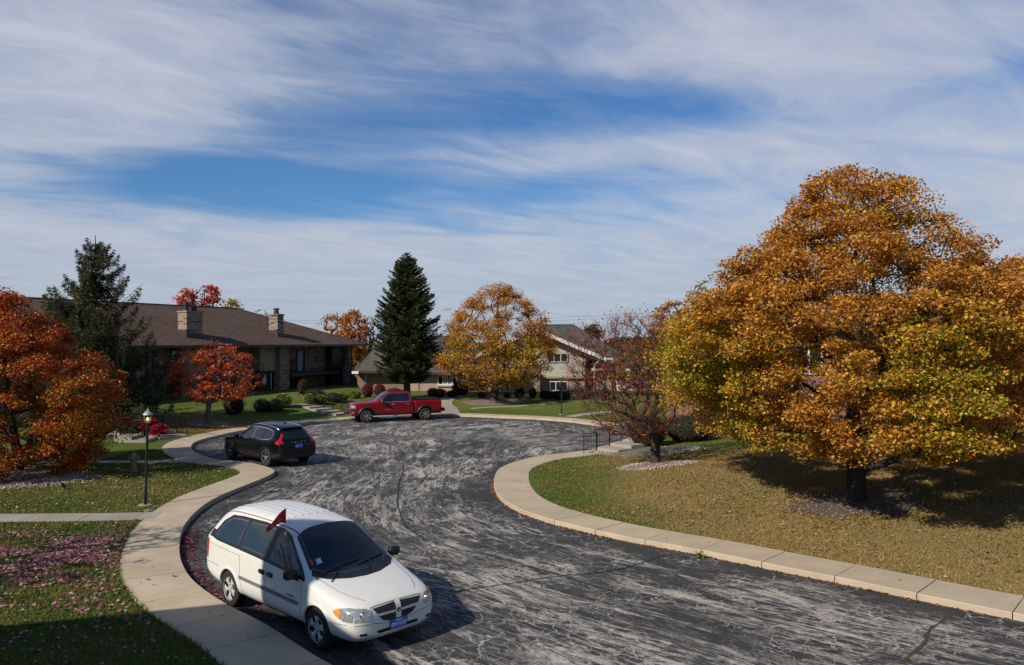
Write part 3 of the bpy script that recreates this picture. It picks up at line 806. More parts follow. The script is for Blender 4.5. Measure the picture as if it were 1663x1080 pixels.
# --- conifers
def conifer(name, base, top, prof, nwh, per, label, droop=.25, upturn=.35, needle=.13, dens=46, pal=None, cone=0.0, bark=M_BARKD, r0=.2, z_lo=.6, shag=.0, jit=.12, nw=.17):
    bx_, by_, bz_ = base; root = empty(name, base, 0, label, 'tree'); mb_ = MB()
    mb_.tube([(0, 0, -.1), (0, 0, (top - bz_) * .5), (0, 0, top - bz_)], [r0, r0 * .6, .02], 8)
    C = []; D = []; S = []
    for k in range(nwh):
        t = (k + RNG.uniform(-.3, .3)) / nwh; t = min(max(t, 0), .995)
        z = z_lo + (top - bz_ - z_lo) * t
        for j in range(per):
            if t > .93 and j > 3: break
            a = RNG.uniform(0, 2 * np.pi); L = prof(t) * RNG.uniform(1 - jit * 2.2, 1 + jit)
            m = max(4, int(L / .16)); s = np.linspace(0, 1, m)
            x = s * L; zz = z - droop * L * np.sin(s * np.pi * .55) + upturn * L * s ** 2.6 + .35 * L * t * s
            pts = np.column_stack([x * math.cos(a), x * math.sin(a), zz])
            if L > .8: mb_.tube([tuple(pts[0]), tuple(pts[m // 2]), tuple(pts[-1])], [.035, .02, .006], 3, False)
            n = int(dens * L) + 6
            si = RNG.beta(1.5, 1.0, n); ii = si * (m - 1); lo = np.clip(ii.astype(int), 0, m - 2); fr = (ii - lo)[:, None]
            p = pts[lo] * (1 - fr) + pts[lo + 1] * fr
            wid = (.10 + .26 * L * np.sin(np.pi * np.clip(si * .8 + .15, 0, 1)) * .55)
            side = RNG.uniform(-1, 1, n) * wid
            hang = -np.abs(RNG.normal(0, 1, n)) * (.06 + shag * (.3 + L * .12)) * (1 if shag else .5) + RNG.normal(0, .035, n)
            p = p + np.column_stack([-math.sin(a) * side, math.cos(a) * side, hang])
            dirv_ = np.column_stack([math.cos(a) * (.5 + .3 * si) - math.sin(a) * np.sign(side) * .6, math.sin(a) * (.5 + .3 * si) + math.cos(a) * np.sign(side) * .6, np.full(n, .15 - shag * 1.8)])
            C.append(p); D.append(dirv_ + RNG.normal(0, .3, dirv_.shape)); S.append(si)
    C = np.concatenate(C); D = np.concatenate(D); S = np.concatenate(S); D /= np.linalg.norm(D, axis=1)[:, None]
    e = np.cross(D, RNG.normal(size=D.shape)); e /= np.linalg.norm(e, axis=1)[:, None]
    ln = needle * RNG.uniform(.6, 1.5, (len(C), 1)); w = ln * nw
    V = np.stack([C - D * ln * .5, C + e * w, C + D * ln * .5, C - e * w], 1).reshape(-1, 3)
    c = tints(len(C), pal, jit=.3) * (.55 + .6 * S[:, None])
    if cone:
        m = (RNG.random(len(C)) < cone) & (C[:, 2] > (top - bz_) * .45); c[m] = tints(m.sum(), [(.16, .075, .04), (.2, .10, .05)])
    mb_.build('trunk', bark, root, smooth=60)
    link('crown', mesh_np('crown', V, np.arange(len(V)).reshape(-1, 4), np.repeat(c, 4, 0)), M_NEEDLE, root)
    return root
q = gp(168, 703); q = Vector((-22.5, 43.0, hz(-22.5, 43.0)))
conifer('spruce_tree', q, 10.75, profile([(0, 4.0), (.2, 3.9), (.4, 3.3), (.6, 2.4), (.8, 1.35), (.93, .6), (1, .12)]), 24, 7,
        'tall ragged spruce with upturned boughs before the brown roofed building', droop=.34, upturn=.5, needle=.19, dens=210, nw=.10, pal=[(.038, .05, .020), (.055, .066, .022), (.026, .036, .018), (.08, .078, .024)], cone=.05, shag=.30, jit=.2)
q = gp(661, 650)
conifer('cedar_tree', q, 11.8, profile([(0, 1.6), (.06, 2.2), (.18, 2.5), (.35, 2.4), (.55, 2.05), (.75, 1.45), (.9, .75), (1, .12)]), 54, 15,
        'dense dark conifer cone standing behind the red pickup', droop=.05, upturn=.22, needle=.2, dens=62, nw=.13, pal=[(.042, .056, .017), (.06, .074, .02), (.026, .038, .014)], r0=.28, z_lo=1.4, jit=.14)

# --- shrubs: a shell of small leaves over a dark core
def shrub(name, c, rx_, ry_, h_, n, size, pal, label, cat='bush', group=None, box=1.0, core=(.012, .016, .006)):
    root = empty(name, c, 0, label, cat, group)
    u = RNG.normal(size=(n, 3)); u /= np.linalg.norm(u, axis=1)[:, None]
    u = np.sign(u) * np.abs(u) ** box; k = RNG.uniform(.86, 1.06, (n, 1)) + .05 * np.sin(u[:, :1] * 7 + u[:, 1:2] * 5)
    P_ = u * k * [rx_, ry_, h_ / 2] + [0, 0, h_ / 2 * .96]; P_ = P_[P_[:, 2] > .02]
    V, Q = leaves(P_, size, up=.9)
    link('foliage', mesh_np('foliage', V, Q, np.repeat(tints(len(P_), pal, jit=.3), 4, 0)), M_LEAF, root)
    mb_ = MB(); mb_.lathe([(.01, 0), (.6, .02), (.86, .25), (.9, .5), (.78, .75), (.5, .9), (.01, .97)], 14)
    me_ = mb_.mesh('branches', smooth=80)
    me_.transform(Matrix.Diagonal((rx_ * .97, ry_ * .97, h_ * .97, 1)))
    link('branches', me_, plain('shrub_core', core, .95), root)  # solid core, not twigs: darkness inside the bush put into its colour
    return root
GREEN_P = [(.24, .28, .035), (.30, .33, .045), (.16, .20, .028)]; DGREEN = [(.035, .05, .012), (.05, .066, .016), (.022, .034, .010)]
REDP = [(.20, .012, .016), (.13, .008, .014), (.27, .02, .02)]; RUST = [(.19, .05, .018), (.13, .03, .014), (.09, .05, .02)]
GR = 'clipped shrubs by the houses'
shrub_list = [ # px, base py, half width px, height px, palette, name, label
 (448, 668, 15, 22, GREEN_P, 'round_bush', 'lower of the two clipped bright green balls left of the steps'),
 (458, 661, 15, 22, GREEN_P, 'round_bush', 'upper clipped bright green ball left of the steps, behind its twin'),
 (502, 657, 10, 17, GREEN_P, 'round_bush', 'olive green ball bush at the head of the left steps'),
 (521, 656, 10, 15, GREEN_P, 'round_bush', 'small olive ball bush right of the step railing top'),
 (557, 651, 9, 14, GREEN_P, 'round_bush', 'left one of two green balls at the building corner'),
 (576, 647, 10, 13, GREEN_P, 'round_bush', 'right one of two green balls at the building corner'),
 (492, 602 + 38, 9, 24, [(.10, .035, .012), (.07, .03, .012)], 'brown_bush', 'brown leaved shrub below the balcony of the brown roofed building'),
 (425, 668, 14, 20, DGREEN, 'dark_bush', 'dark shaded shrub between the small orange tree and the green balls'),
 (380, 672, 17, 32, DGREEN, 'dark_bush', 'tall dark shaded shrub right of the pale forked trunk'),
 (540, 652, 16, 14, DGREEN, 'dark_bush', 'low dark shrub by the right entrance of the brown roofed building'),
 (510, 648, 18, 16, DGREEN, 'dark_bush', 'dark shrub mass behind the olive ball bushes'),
 (597, 645, 9, 22, REDP, 'red_bush', 'left one of two crimson bushes behind the pickup bonnet'),
 (617, 645, 9, 22, REDP, 'red_bush', 'right one of two crimson bushes behind the pickup bonnet'),
 (640, 650, 15, 20, RUST, 'rust_bush', 'rust coloured shrub showing over the pickup cab'),
 (703, 644, 9, 14, GREEN_P, 'green_bush', 'left one of the two joined round bushes under the ranch window'),
 (715, 644, 9, 13, GREEN_P, 'green_bush', 'right one of the two joined round bushes under the ranch window'),
 (735, 645, 10, 11, DGREEN, 'dark_bush', 'low dark box bush left of the front path'),
 (748, 642, 15, 24, RUST, 'rust_bush', 'reddish rounded shrub beside the porch of the brick ranch house'),
 (783, 645, 7, 8, REDP, 'red_bush', 'low wine red shrub left of the round golden tree trunk'),
 (823, 645, 6, 7, REDP, 'red_bush', 'tiny wine red shrub under the lower front window'),
 (840, 646, 4, 14, DGREEN, 'cone_bush', 'left one of the paired dark cone shrubs under the cream gable'),
 (846, 646, 5, 16, DGREEN, 'cone_bush', 'right one of the paired dark cone shrubs under the cream gable'),
 (865, 646, 6, 16, DGREEN, 'cone_bush', 'single dark cone shrub against the pink brick pier'),
 (888, 647, 12, 12, DGREEN, 'dark_hedge', 'left half of the clipped dark hedge under the gable windows'),
 (912, 648, 15, 14, DGREEN, 'dark_hedge', 'right half of the clipped dark hedge under the gable windows'),
 (950, 648, 14, 15, DGREEN, 'dark_bush', 'dark shrub beyond the crab apple, near the gable corner'),
 (982, 650, 8, 20, REDP, 'red_bush', 'bright red shrub seen through the crab apple twigs'),
]
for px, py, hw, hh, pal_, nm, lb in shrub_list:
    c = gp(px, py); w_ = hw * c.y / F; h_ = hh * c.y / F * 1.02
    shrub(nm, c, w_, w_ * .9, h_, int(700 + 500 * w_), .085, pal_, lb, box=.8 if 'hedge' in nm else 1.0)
# the larger bush beside the crab apple
c = gp(1052, 724)
shrub('twiggy_bush', c, .95, .8, 1.5, 2600, .075, [(.09, .04, .025), (.13, .05, .025), (.05, .035, .02), (.2, .06, .02)], 'brown twiggy bush on the pebble bed behind the crab apple')
c = gp(1120, 716)
shrub('dark_bush', c, 1.3, 1.0, 1.3, 2200, .08, RUST + DGREEN, 'dark shrub between the crab apple and the huge golden tree')
# red lace-leaved maples by the left steps
for px, py, hw, hh, lb in ((206, 705, 15, 32, 'scarlet lace leaved maple left of the lit lamp post'), (236, 708, 22, 30, 'scarlet lace leaved maple directly behind the lit lamp head'), (258, 712, 14, 22, 'small deep red maple between the lamp post and the step railing')):
    c = gp(px, py); w_ = hw * c.y / F; h_ = hh * c.y / F
    pr_ = profile([(0, .7 * w_), (.4, w_), (.8, .75 * w_), (1, .3 * w_)])
    A = crown_points(70, pr_, c.z + h_ * .35, c.z + h_, c.x, c.y, shell=.5, seed=int(px))
    leafy('red_maple', c, [(c.x, c.y, c.z - .05), (c.x, c.y, c.z + .2)], .04, A, 24, .16, .075, lambda C, A_: tints(len(C), [(.42, .012, .02), (.30, .008, .016), (.2, .006, .014)]), M_BARKD, lb, exp=.45, seg=.25)

# --- background trees beyond the roofs
def back_tree(px, top_py, D, hwpx, pal_, label, n=90, per=34, size=.26, bare=False, seed=1, zlo=2.5, name='background_tree'):
    x = xat(px, D); top = zat(top_py, D); w_ = hwpx * D / F; z0 = .5
    pr_ = profile([(0, .55 * w_), (.3, w_), (.6, .95 * w_), (.85, .6 * w_), (1, .2 * w_)])
    A = crown_points(n, pr_, zlo, top, x, D, shell=.4, lobes=14, lobe_amp=.3, seed=seed)
    leafy(name, (x, D, z0), [(x, D, z0), (x, D, z0 + zlo * .6), (x, D, (z0 + top) / 2)], .25, A, 0 if bare else per, .75 * size / .26, size,
          lambda C, A_: tints(len(C), pal_), M_BARKG if bare else M_BARK, label, group='trees beyond the roofs', exp=.45, seg=1.0, rtip=.018 if bare else .012)
REDT = [(.50, .05, .05), (.38, .03, .05), (.56, .09, .05)]; ORT = [(.50, .18, .04), (.42, .13, .04), (.56, .24, .06)]
back_tree(303, 466, 82, 22, [(.52, .09, .04), (.44, .06, .04), (.56, .14, .04)], 'orange red crown just left of the first chimney, beyond the roof', seed=2)
back_tree(338, 462, 84, 28, REDT, 'pinkish red crown right above the first chimney', seed=3, n=130)
back_tree(378, 484, 84, 22, [(.48, .34, .04), (.38, .3, .04)], 'small yellow crown right of the pink red one beyond the roof', seed=4)
back_tree(538, 510, 96, 20, ORT, 'thin orange tree left of the far orange pair, beyond the roof end', seed=5, n=70, per=22)
back_tree(572, 505, 92, 24, ORT, 'orange tree between the roof end and the bare grey tree', seed=6, n=120)
back_tree(600, 512, 94, 18, ORT, 'bare grey twigged tree left of the dense conifer', bare=True, seed=7, n=420)
back_tree(424, 500, 92, 26, ORT, 'bare twigs poking over the brown roof ridge', bare=True, seed=17, n=260)
back_tree(962, 528, 100, 14, DGREEN, 'dark green tree top over the grey roof', seed=8, size=.3)
back_tree(1092, 487, 62, 44, [(.46, .20, .025), (.36, .15, .02), (.52, .28, .03)], 'golden brown crown left of the shingled roof behind the crab apple', seed=10, n=200, size=.17)
back_tree(1142, 452, 66, 28, [(.36, .29, .10), (.3, .25, .09)], 'pale yellow half bare tree beside the huge golden crown', seed=12, n=190, per=12, size=.16)
back_tree(1040, 560, 64, 42, [(.48, .22, .03), (.3, .22, .03), (.2, .18, .03)], 'low golden green tree behind the crab apple', seed=13, n=150, size=.17, zlo=1.2)
# a far wood that closes the horizon
n = 26000; a = RNG.uniform(-1.0, 1.0, n); Dd = RNG.uniform(150, 190, n); x = a * Dd
top = 3.4 + 1.6 * np.sin(x * .07) + 1.1 * np.sin(x * .23 + 1) + .6 * np.sin(x * .61)
C = np.column_stack([x, Dd, RNG.random(n) ** .7 * top])
V, Q = leaves(C, 1.5)
tag(link('far_trees', mesh_np('far_trees', V, Q, np.repeat(tints(n, [(.07, .055, .035), (.05, .05, .03), (.10, .06, .03), (.04, .045, .025)]), 4, 0)), M_LEAF), 'low band of far trees closing the horizon', None, None, 'stuff')
# sparse maple outside the left edge: its shadow falls on the near lawn and its leaves litter the grass
q = Vector((-15.2, 14.0, hz(-15.2, 14)))
pr = profile([(0, 1.6), (.3, 3.0), (.6, 2.8), (1, .6)])
A = crown_points(300, pr, 2.2, 6.6, q.x, q.y, shell=.35, seed=77)
leafy('shedding_maple', q, [(q.x, q.y, q.z - .1), (q.x, q.y, 1.5), (q.x, q.y, 3.2), (q.x, q.y, 5)], .15, A, 5, .35, .1,
      lambda C, A_: tints(len(C), [(.3, .05, .07), (.22, .03, .05)]), M_BARKG, 'nearly bare maple shedding pink leaves on the near left lawn', exp=.45, seg=.4)
# ------------------------------------------------------------------ buildings
M_BRK_L = brick_mat('clinker_brick', (.36, .26, .19), (.27, .185, .13), (.30, .26, .21), dark=(.035, .024, .02), darkamt=.17)
M_BRK_P = brick_mat('pink_brick', (.46, .31, .24), (.38, .245, .19), (.42, .35, .29))
M_BRK_R = brick_mat('red_brown_brick', (.30, .14, .10), (.22, .10, .075), (.30, .25, .21))
M_SH_B = shingle_mat('brown_shingles', (.085, .056, .042)); M_SH_G = shingle_mat('grey_shingles', (.070, .064, .060)); M_SH_T = shingle_mat('tan_shingles', (.085, .073, .06))
M_SH_R = shingle_mat('russet_shingles', (.15, .085, .06))
M_STUC = plain('cream_stucco', (.42, .39, .32), .9, 0, .12, 3, bmp=.25); M_STUCY = plain('yellowed_panel', (.30, .27, .17), .8, 0, .15, 3)
M_WHITE = plain('white_trim', (.75, .73, .70), .5, 0, .06, 3); M_FASC = plain('brown_fascia', (.045, .028, .022), .5, 0, .2, 3)
M_BLKM = plain('black_iron', (.012, .012, .013), .45, .3, .3, 9); M_DOOR = plain('black_door', (.012, .014, .014), .35, 0, .2, 4)
M_GREENP = plain('dark_green_panel', (.022, .034, .026), .5, 0, .2, 3); M_CURT = plain('curtain', (.34, .36, .44), .9, 0, .15, 12)
M_SOFF = plain('soffit', (.05, .035, .028), .8, 0, .2, 2)
def glass_mat(name, c=(.012, .014, .017), rough=.04):
    m, nt, out = new_mat(name)
    p = nd(nt, 'ShaderNodeBsdfPrincipled', Roughness=rough); p.inputs['IOR'].default_value = 1.5; p.inputs['Specular IOR Level'].default_value = .6
    g = noise(nt, objc(nt), 2.5, 3); lk(nt, ramp(nt, g, [(.35, c), (.7, tuple(x * 2.6 for x in c))]), p.inputs['Base Color'])
    lk(nt, bump(nt, noise(nt, objc(nt), 1.2, 1), .05, .02), p.inputs['Normal']); lk(nt, p.outputs[0], out.inputs[0]); return m
M_GLASS = glass_mat('window_glass')

def roof_poly(name, polys, thick, mat, parent, fascia=None):
    """sloping roof planes; each poly is a list of (x,y,z), the first edge is its eave; UVs run along and up the slope"""
    V = []; Fs = []; UV = []
    for P_ in polys:
        P3 = [Vector(p) for p in P_]; ex = (P3[1] - P3[0]).normalized(); n = None
        for k in range(2, len(P3)):
            n = ex.cross(P3[k] - P3[0])
            if n.length > 1e-4: break
        n.normalize(); n = n if n.z > 0 else -n; ey = n.cross(ex)
        b = len(V); V += P3; Fs.append(tuple(range(b, b + len(P3)))); UV += [((p - P3[0]).dot(ex), (p - P3[0]).dot(ey)) for p in P3]
        b = len(V); V += [p - Vector((0, 0, thick)) for p in P3]; Fs.append(tuple(range(b + len(P3) - 1, b - 1, -1))); UV += [(0, 0)] * len(P3)
    me = bpy.data.meshes.new(name); me.from_pydata(V, [], Fs)
    uvl = me.uv_layers.new(name='UVMap')
    for l in me.loops: uvl.data[l.index].uv = UV[l.vertex_index]
    me.materials.append(mat)
    me.materials.append(M_SOFF)
    for i, p in enumerate(me.polygons): p.material_index = i % 2
    return link(name, me, None, parent)
def hip_roof(name, x0, x1, y0, y1, ze, zr, rx0, rx1, mat, parent, thick=.14, fascia=M_FASC, fd_=.2):
    ym = (y0 + y1) / 2
    r = roof_poly(name, [[(x0, y0, ze), (x1, y0, ze), (rx1, ym, zr), (rx0, ym, zr)], [(x1, y1, ze), (x0, y1, ze), (rx0, ym, zr), (rx1, ym, zr)],
                     [(x1, y0, ze), (x1, y1, ze), (rx1, ym, zr)], [(x0, y1, ze), (x0, y0, ze), (rx0, ym, zr)]], thick, mat, parent)
    m = MB(); t = .03
    m.box(x0 - t, x1 + t, y0 - t, y0 - .002, ze - .17, ze + .012); m.box(x0 - t, x1 + t, y1 + .002, y1 + t, ze - .17, ze + .012)
    m.box(x0 - t, x0 - .002, y0, y1, ze - .17, ze + .012); m.box(x1 + .002, x1 + t, y0, y1, ze - .17, ze + .012)
    m.build('gutter', fascia, r)
    # ridge caps
    c = MB(); c.tube([(rx0, ym, zr + .01), (rx1, ym, zr + .01)], .07, 6)
    for a, b in (((x1, y0, ze), (rx1, ym, zr)), ((x0, y0, ze), (rx0, ym, zr)), ((x1, y1, ze), (rx1, ym, zr))): c.tube([a, b], .055, 5)
    c.build('ridge_cap', mat, r)
    return r
def window(parent, x0, x1, z0, z1, y, n=1, frame=M_WHITE, fw=.06, curtain=None, depth=.07, name='window'):
    """frame with n lights set in the plane y (front towards -y); the pane is a sub-part"""
    m = MB(); m.box(x0, x1, y - depth, y + .02, z1 - fw, z1); m.box(x0, x1, y - depth, y + .02, z0, z0 + fw)
    w = (x1 - x0 - fw) / n
    for i in range(n + 1): m.box(x0 + i * w, x0 + i * w + fw, y - depth, y + .02, z0 + fw, z1 - fw)
    f = m.build(name, frame, parent)
    g = MB(); g.box(x0 + .02, x1 - .02, y - .012, y + .012, z0 + .02, z1 - .02); g.build('pane', M_GLASS, f)
    if curtain:
        for a, b in curtain:
            n_ = max(4, int((b - a) / .035)); v = []
            for k in range(n_ + 1):
                xx = a + (b - a) * k / n_; yy = y - .028 - .014 * math.sin(k * 1.7); v += [(xx, yy, z0 + fw), (xx, yy, z1 - fw - .03)]
            c = MB(); c.add(v, [(2 * k, 2 * k + 2, 2 * k + 3, 2 * k + 1) for k in range(n_)]); c.build('curtain', M_CURT, f)
    return f
def rail(parent, p0, p1, h_, n, mat=M_BLKM, name='railing', belly=0.0, lower=.1, scroll=False):
    p0, p1 = Vector(p0), Vector(p1); m = MB(); up = Vector((0, 0, 1)); d = (p1 - p0); dn = Vector((d.x, d.y, 0)).normalized(); nn = Vector((dn.y, -dn.x, 0))
    m.tube([p0 + up * h_, p1 + up * h_], .022, 6); m.tube([p0 + up * lower, p1 + up * lower], .014, 5)
    for q in (p0, p1): m.tube([q - up * .05, q + up * (h_ + .02)], .022, 6)
    for i in range(1, n):
        q = p0 + d * i / n
        if belly: m.tube([q + up * lower, q + up * (h_ * .28) + nn * belly, q + up * (h_ * .5) + nn * belly * .4, q + up * h_ * .75 - nn * belly * .15, q + up * h_], .008, 4, False)
        else: m.tube([q + up * lower, q + up * h_], .0085, 4, False)
    if scroll:
        for q in (p0, p1):
            m.tube([q + up * (h_ + .02) + dn * .07 * math.cos(a) - dn * .07 + up * (.07 * math.sin(a)) for a in np.linspace(0, 4.2, 9)], .011, 5, False)
    return m.build(name, mat, parent)

# --- brown roofed two-storey building, receding to the right
GZ = .72; AZ = math.atan2(.912, .41)
def tx(px):
    r = (px - CX) / F; return (65 * r + 19.7) / (.41 - .912 * r)
BL = empty('brown_roofed_house', (-19.7, 65, GZ), AZ, 'long two storey clinker brick house with brown shingle roof, balconies and two chimneys', 'house')
ZT = 3.98; ZF = 1.62                     # eave soffit and upper floor above the house ground
x_l, x_r = -31.0, tx(572)
m = MB(); m.box(x_l, x_r, 1.25, 13.0, -.6, ZT); m.build('wall', M_BRK_L, BL)
hip_roof('roof', x_l - .9, x_r + 1.0, -1.0, 14.0, ZT + .06, 7.2, x_l + 7.0, 3.2, M_SH_B, BL)
def bay(a_door0, a_door1, a_pier1, a_bal1, panel, lit_oval, first):
    """door column, pier, balcony bay"""
    m = MB(); m.box(a_door1, a_pier1, 0, 1.24, -.6, ZT - .01); m.build('pier', M_BRK_L, BL)
    m = MB(); m.box(a_door0 + .04, a_door1 - .04, .42, 1.24, 1.98, ZT - .01); m.box(a_door0 + .04, a_door1 - .04, .36, .46, 1.9, 2.02); m.build('panel', panel, BL)
    m = MB(); m.box(a_door0 + .04, a_door1 - .04, .62, 1.24, -.15, 1.9); d = m.build('door', M_DOOR, BL)
    m = MB(); cx_ = a_door0 + (a_door1 - a_door0) * .38
    m.box(cx_ - .46, cx_ + .46, .585, .615, -.1, 1.86); m.box(cx_ - .5, cx_ - .46, .57, .615, -.1, 1.9); m.box(cx_ + .46, cx_ + .5, .57, .615, -.1, 1.9)
    m.build('door_leaf', M_DOOR, d)
    if lit_oval:
        m = MB(); pts = [(cx_ + .23 * math.cos(a) * (1 if math.sin(a) < 0 else .9), 1.18 + .42 * math.sin(a)) for a in np.linspace(0, 2 * math.pi, 20, endpoint=False)]
        m.add([(x, .575, z) for x, z in pts] + [(x, .588, z) for x, z in pts], [tuple(range(20)), tuple(range(39, 19, -1))] + [(i, (i + 1) % 20, 20 + (i + 1) % 20, 20 + i) for i in range(20)])
        m.build('door_glass', plain('frosted_oval', (.55, .55, .52), .3), d)
        m = MB(); m.box(a_door1 - .42, a_door1 - .34, .6, .618, .35, 1.75); m.build('sidelight', M_WHITE, d)
    m = MB(); m.box(a_door0 - .1, a_door1 + .1, -.7, .9, -.32, -.16); m.build('door_step', M_CONC2, BL)
    # balcony
    s0, s1 = a_pier1 + .02, a_bal1 - .02
    m = MB(); m.box(s0, s1, -.35, 1.24, ZF - .25, ZF); b = m.build('balcony', M_FASC, BL)
    rail(b, (s0 + .05, -.28, ZF), (s1 - .05, -.28, ZF), .98, 42, belly=.11)
    wl = s1 - s0
    window(BL, s0 + .35, s0 + wl * .55, ZF + .02, ZT - .35, 1.22, 3, M_FASC, .07, curtain=[(s0 + .45, s0 + .35 + wl * .14), (s0 + wl * .38, s0 + wl * .5)])
    window(BL, s0 + .5, s0 + wl * .5, .1, 1.15, 1.22, 3, M_FASC, .06)
    m = MB(); m.lathe([(.001, .0), (.05, .0), (.06, -.06), (.03, -.14), (.001, -.14)], 8, (s0 + wl * .68, 1.12, ZT - .55)); m.build('porch_light', M_WHITE, BL)
bay(tx(428), tx(455), tx(470), tx(545), M_STUCY, True, True)
# right entrance column and the end pier
d0, d1 = tx(546), tx(566)
m = MB(); m.box(d0, d1, .42, 1.24, 1.95, ZT - .01); m.build('panel', M_GREENP, BL)
m = MB(); m.box(d0, d1, .62, 1.24, -.15, 1.95); d = m.build('door', M_DOOR, BL)
m = MB(); m.add([(d0 + 1.05 + .13 * math.cos(a), .61 - .02 * (k // 16), 1.42 + .17 * math.sin(a)) for k, a in enumerate(list(np.linspace(0, 6.28, 16, endpoint=False)) * 2)], [(i, (i + 1) % 16, 16 + (i + 1) % 16, 16 + i) for i in range(16)]); m.build('wreath', M_CURT, d)
m = MB(); m.box(d1, x_r, 0, 1.24, -.6, ZT - .01); m.build('pier', M_BRK_L, BL)
# curved brick wing wall at the corner
m = MB(); n = 12
top = [(x_r + .02 + 2.6 * i / n, .1 + 1.75 * (1 - i / n) ** 2.2) for i in range(n + 1)]
v = [(x, .15, -.7) for x, z in top] + [(x, .15, z) for x, z in top] + [(x, .42, -.7) for x, z in top] + [(x, .42, z) for x, z in top]; k = n + 1
m.add(v, [(i, i + 1, k + i + 1, k + i) for i in range(n)] + [(2 * k + i, 3 * k + i, 3 * k + i + 1, 2 * k + i + 1) for i in range(n)] + [(k + i, k + i + 1, 3 * k + i + 1, 3 * k + i) for i in range(n)] + [(n, 2 * k + n, 3 * k + n, k + n)])
m.build('wing_wall', M_BRK_L, BL)
m = MB(); m.tube([(x_r - .12, -.06, ZT - .05), (x_r - .12, -.06, -.3)], .04, 6); m.build('downspout', M_FASC, BL)
# left bays, mostly behind trees
bay(tx(206), tx(222), tx(236), tx(296), M_STUCY, False, False)
m = MB(); m.box(tx(296), tx(330), 0, 1.24, -.6, ZT - .01); m.build('pier', M_BRK_L, BL)
bay(tx(330), tx(346), tx(356), tx(424), M_STUCY, False, False)
bay(-24, -22.2, -21, -16.2, M_STUCY, False, False)
def roof_z(y): return ZT + .06 + (y + 1.0) * (7.2 - ZT - .06) / 7.5
def chimney(t0, t1, y0, y1, top, pots):
    m = MB(); m.box(t0, t1, y0, y1, roof_z(y0) - .35, top); m.box(t0 - .06, t1 + .06, y0 - .06, y1 + .06, top, top + .12); ch = m.build('chimney', M_BRK_L, BL)
    m = MB(); m.box(t0 - .05, t1 + .05, y0 - .05, y0 - .004, roof_z(y0) - .2, roof_z(y0) + .28); m.box(t0 - .05, t0 - .004, y0, y1, roof_z(y0) - .1, roof_z(y1) + .16); m.build('flashing', M_FASC, ch)
    for px_, r_, h_ in pots:
        m = MB(); m.lathe([(.001, 0), (r_, 0), (r_, h_ * .55), (r_ * .55, h_ * .55), (r_ * .55, h_ * .62), (r_ * 1.15, h_ * .66), (r_ * 1.15, h_), (.001, h_ * 1.04)], 12, (px_, (y0 + y1) / 2, top + .12)); m.build('flue', M_FASC if r_ < .3 else M_BLKM, ch, smooth=40)
c0 = tx(309); chimney(c0, c0 + 1.5, .35, 1.2, 6.42, [(c0 + .35, .2, .62), (c0 + 1.1, .24, .34)])
c0 = tx(460); chimney(c0, c0 + .75, .6, 1.5, 6.5, [(c0 + .37, .22, .48)])
for a, b in ((-1.5, 7.4), (-12, 9.0)):
    m = MB(); m.tube([(a, b, roof_z(6)), (a, b, roof_z(6) + .5)], .06, 8); m.build('vent_pipe', M_FASC, BL)

# --- ranch house, middle distance (faces the camera)
Y0 = 70.0; gz = .52
RH = empty('brick_ranch_house', (0, Y0, gz), 0, 'low pink brick ranch house with tan roof behind the dense conifer', 'house')
X = lambda px, D=Y0: xat(px, D)
zz = lambda py, D=Y0: zat(py, D) - gz
m = MB(); m.box(X(662), X(762), 0, 8, -.4, zz(606)); m.build('wall', M_BRK_P, RH)
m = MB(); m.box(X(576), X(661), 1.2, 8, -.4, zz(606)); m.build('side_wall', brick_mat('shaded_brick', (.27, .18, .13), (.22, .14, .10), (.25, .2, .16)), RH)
hip_roof('roof', X(573), X(655), .2, 9, zz(604) + .05, zz(564), X(595), X(650), M_SH_T, RH, fascia=M_FASC)
hip_roof('roof', X(640), X(800), -.8, 9, zz(606) + .08, zz(546), X(690), X(760), M_SH_G, RH, fascia=M_FASC)
m = MB(); m.box(X(573) - .1, X(582), .05, .16, zz(607), zz(603)); m.build('white_fascia_end', M_WHITE, RH)
window(RH, X(711), X(751), zz(625), zz(603), -.02, 5, M_WHITE, .07, curtain=[(X(720), X(727)), (X(729), X(735)), (X(741), X(747))])
m = MB(); m.box(X(711) - .08, X(751) + .08, -.14, -.003, zz(627.5), zz(625)); m.build('sill', M_STUC, RH)
m = MB(); m.box(X(762) + .01, X(795) - .02, 1.8, 7.9, -.4, zz(606)); m.build('porch_wall', M_BRK_P, RH)
m = MB(); m.box(X(785), X(793), 1.7, 1.79, -.05, zz(604)); d = m.build('door', M_WHITE, RH)
m = MB(); m.box(X(786.5), X(791.5), 1.66, 1.695, .9, zz(606)); m.build('pane', M_GLASS, d)
m = MB(); m.box(X(777), X(783), 1.72, 1.79, .1, zz(604)); m.build('sidelight', M_WHITE, RH)
m = MB(); m.box(X(765), X(794), -.9, 1.78, -.35, -.08); m.box(X(767), X(794), -1.4, -.91, -.35, -.2); st = m.build('porch_step', M_CONC2, RH)
rail(RH, (X(779), -.8, -.08), (X(793), -.8, -.08), .95, 12); rail(RH, (X(765), -1.2, -.2), (X(765), .9, -.08), .95, 12)
for px_ in (573,): 
    m = MB(); m.box(X(590), X(591), 1.1, 1.19, -.3, zz(606)); m.build('downspout', M_WHITE, RH)
m = MB(); m.box(X(679), X(681.5), -.13, -.003, .9, 1.45); m.tube([(X(680), -.06, .9), (X(680), -.06, -.2)], .02, 5); m.build('meter_box', M_FASC, RH)

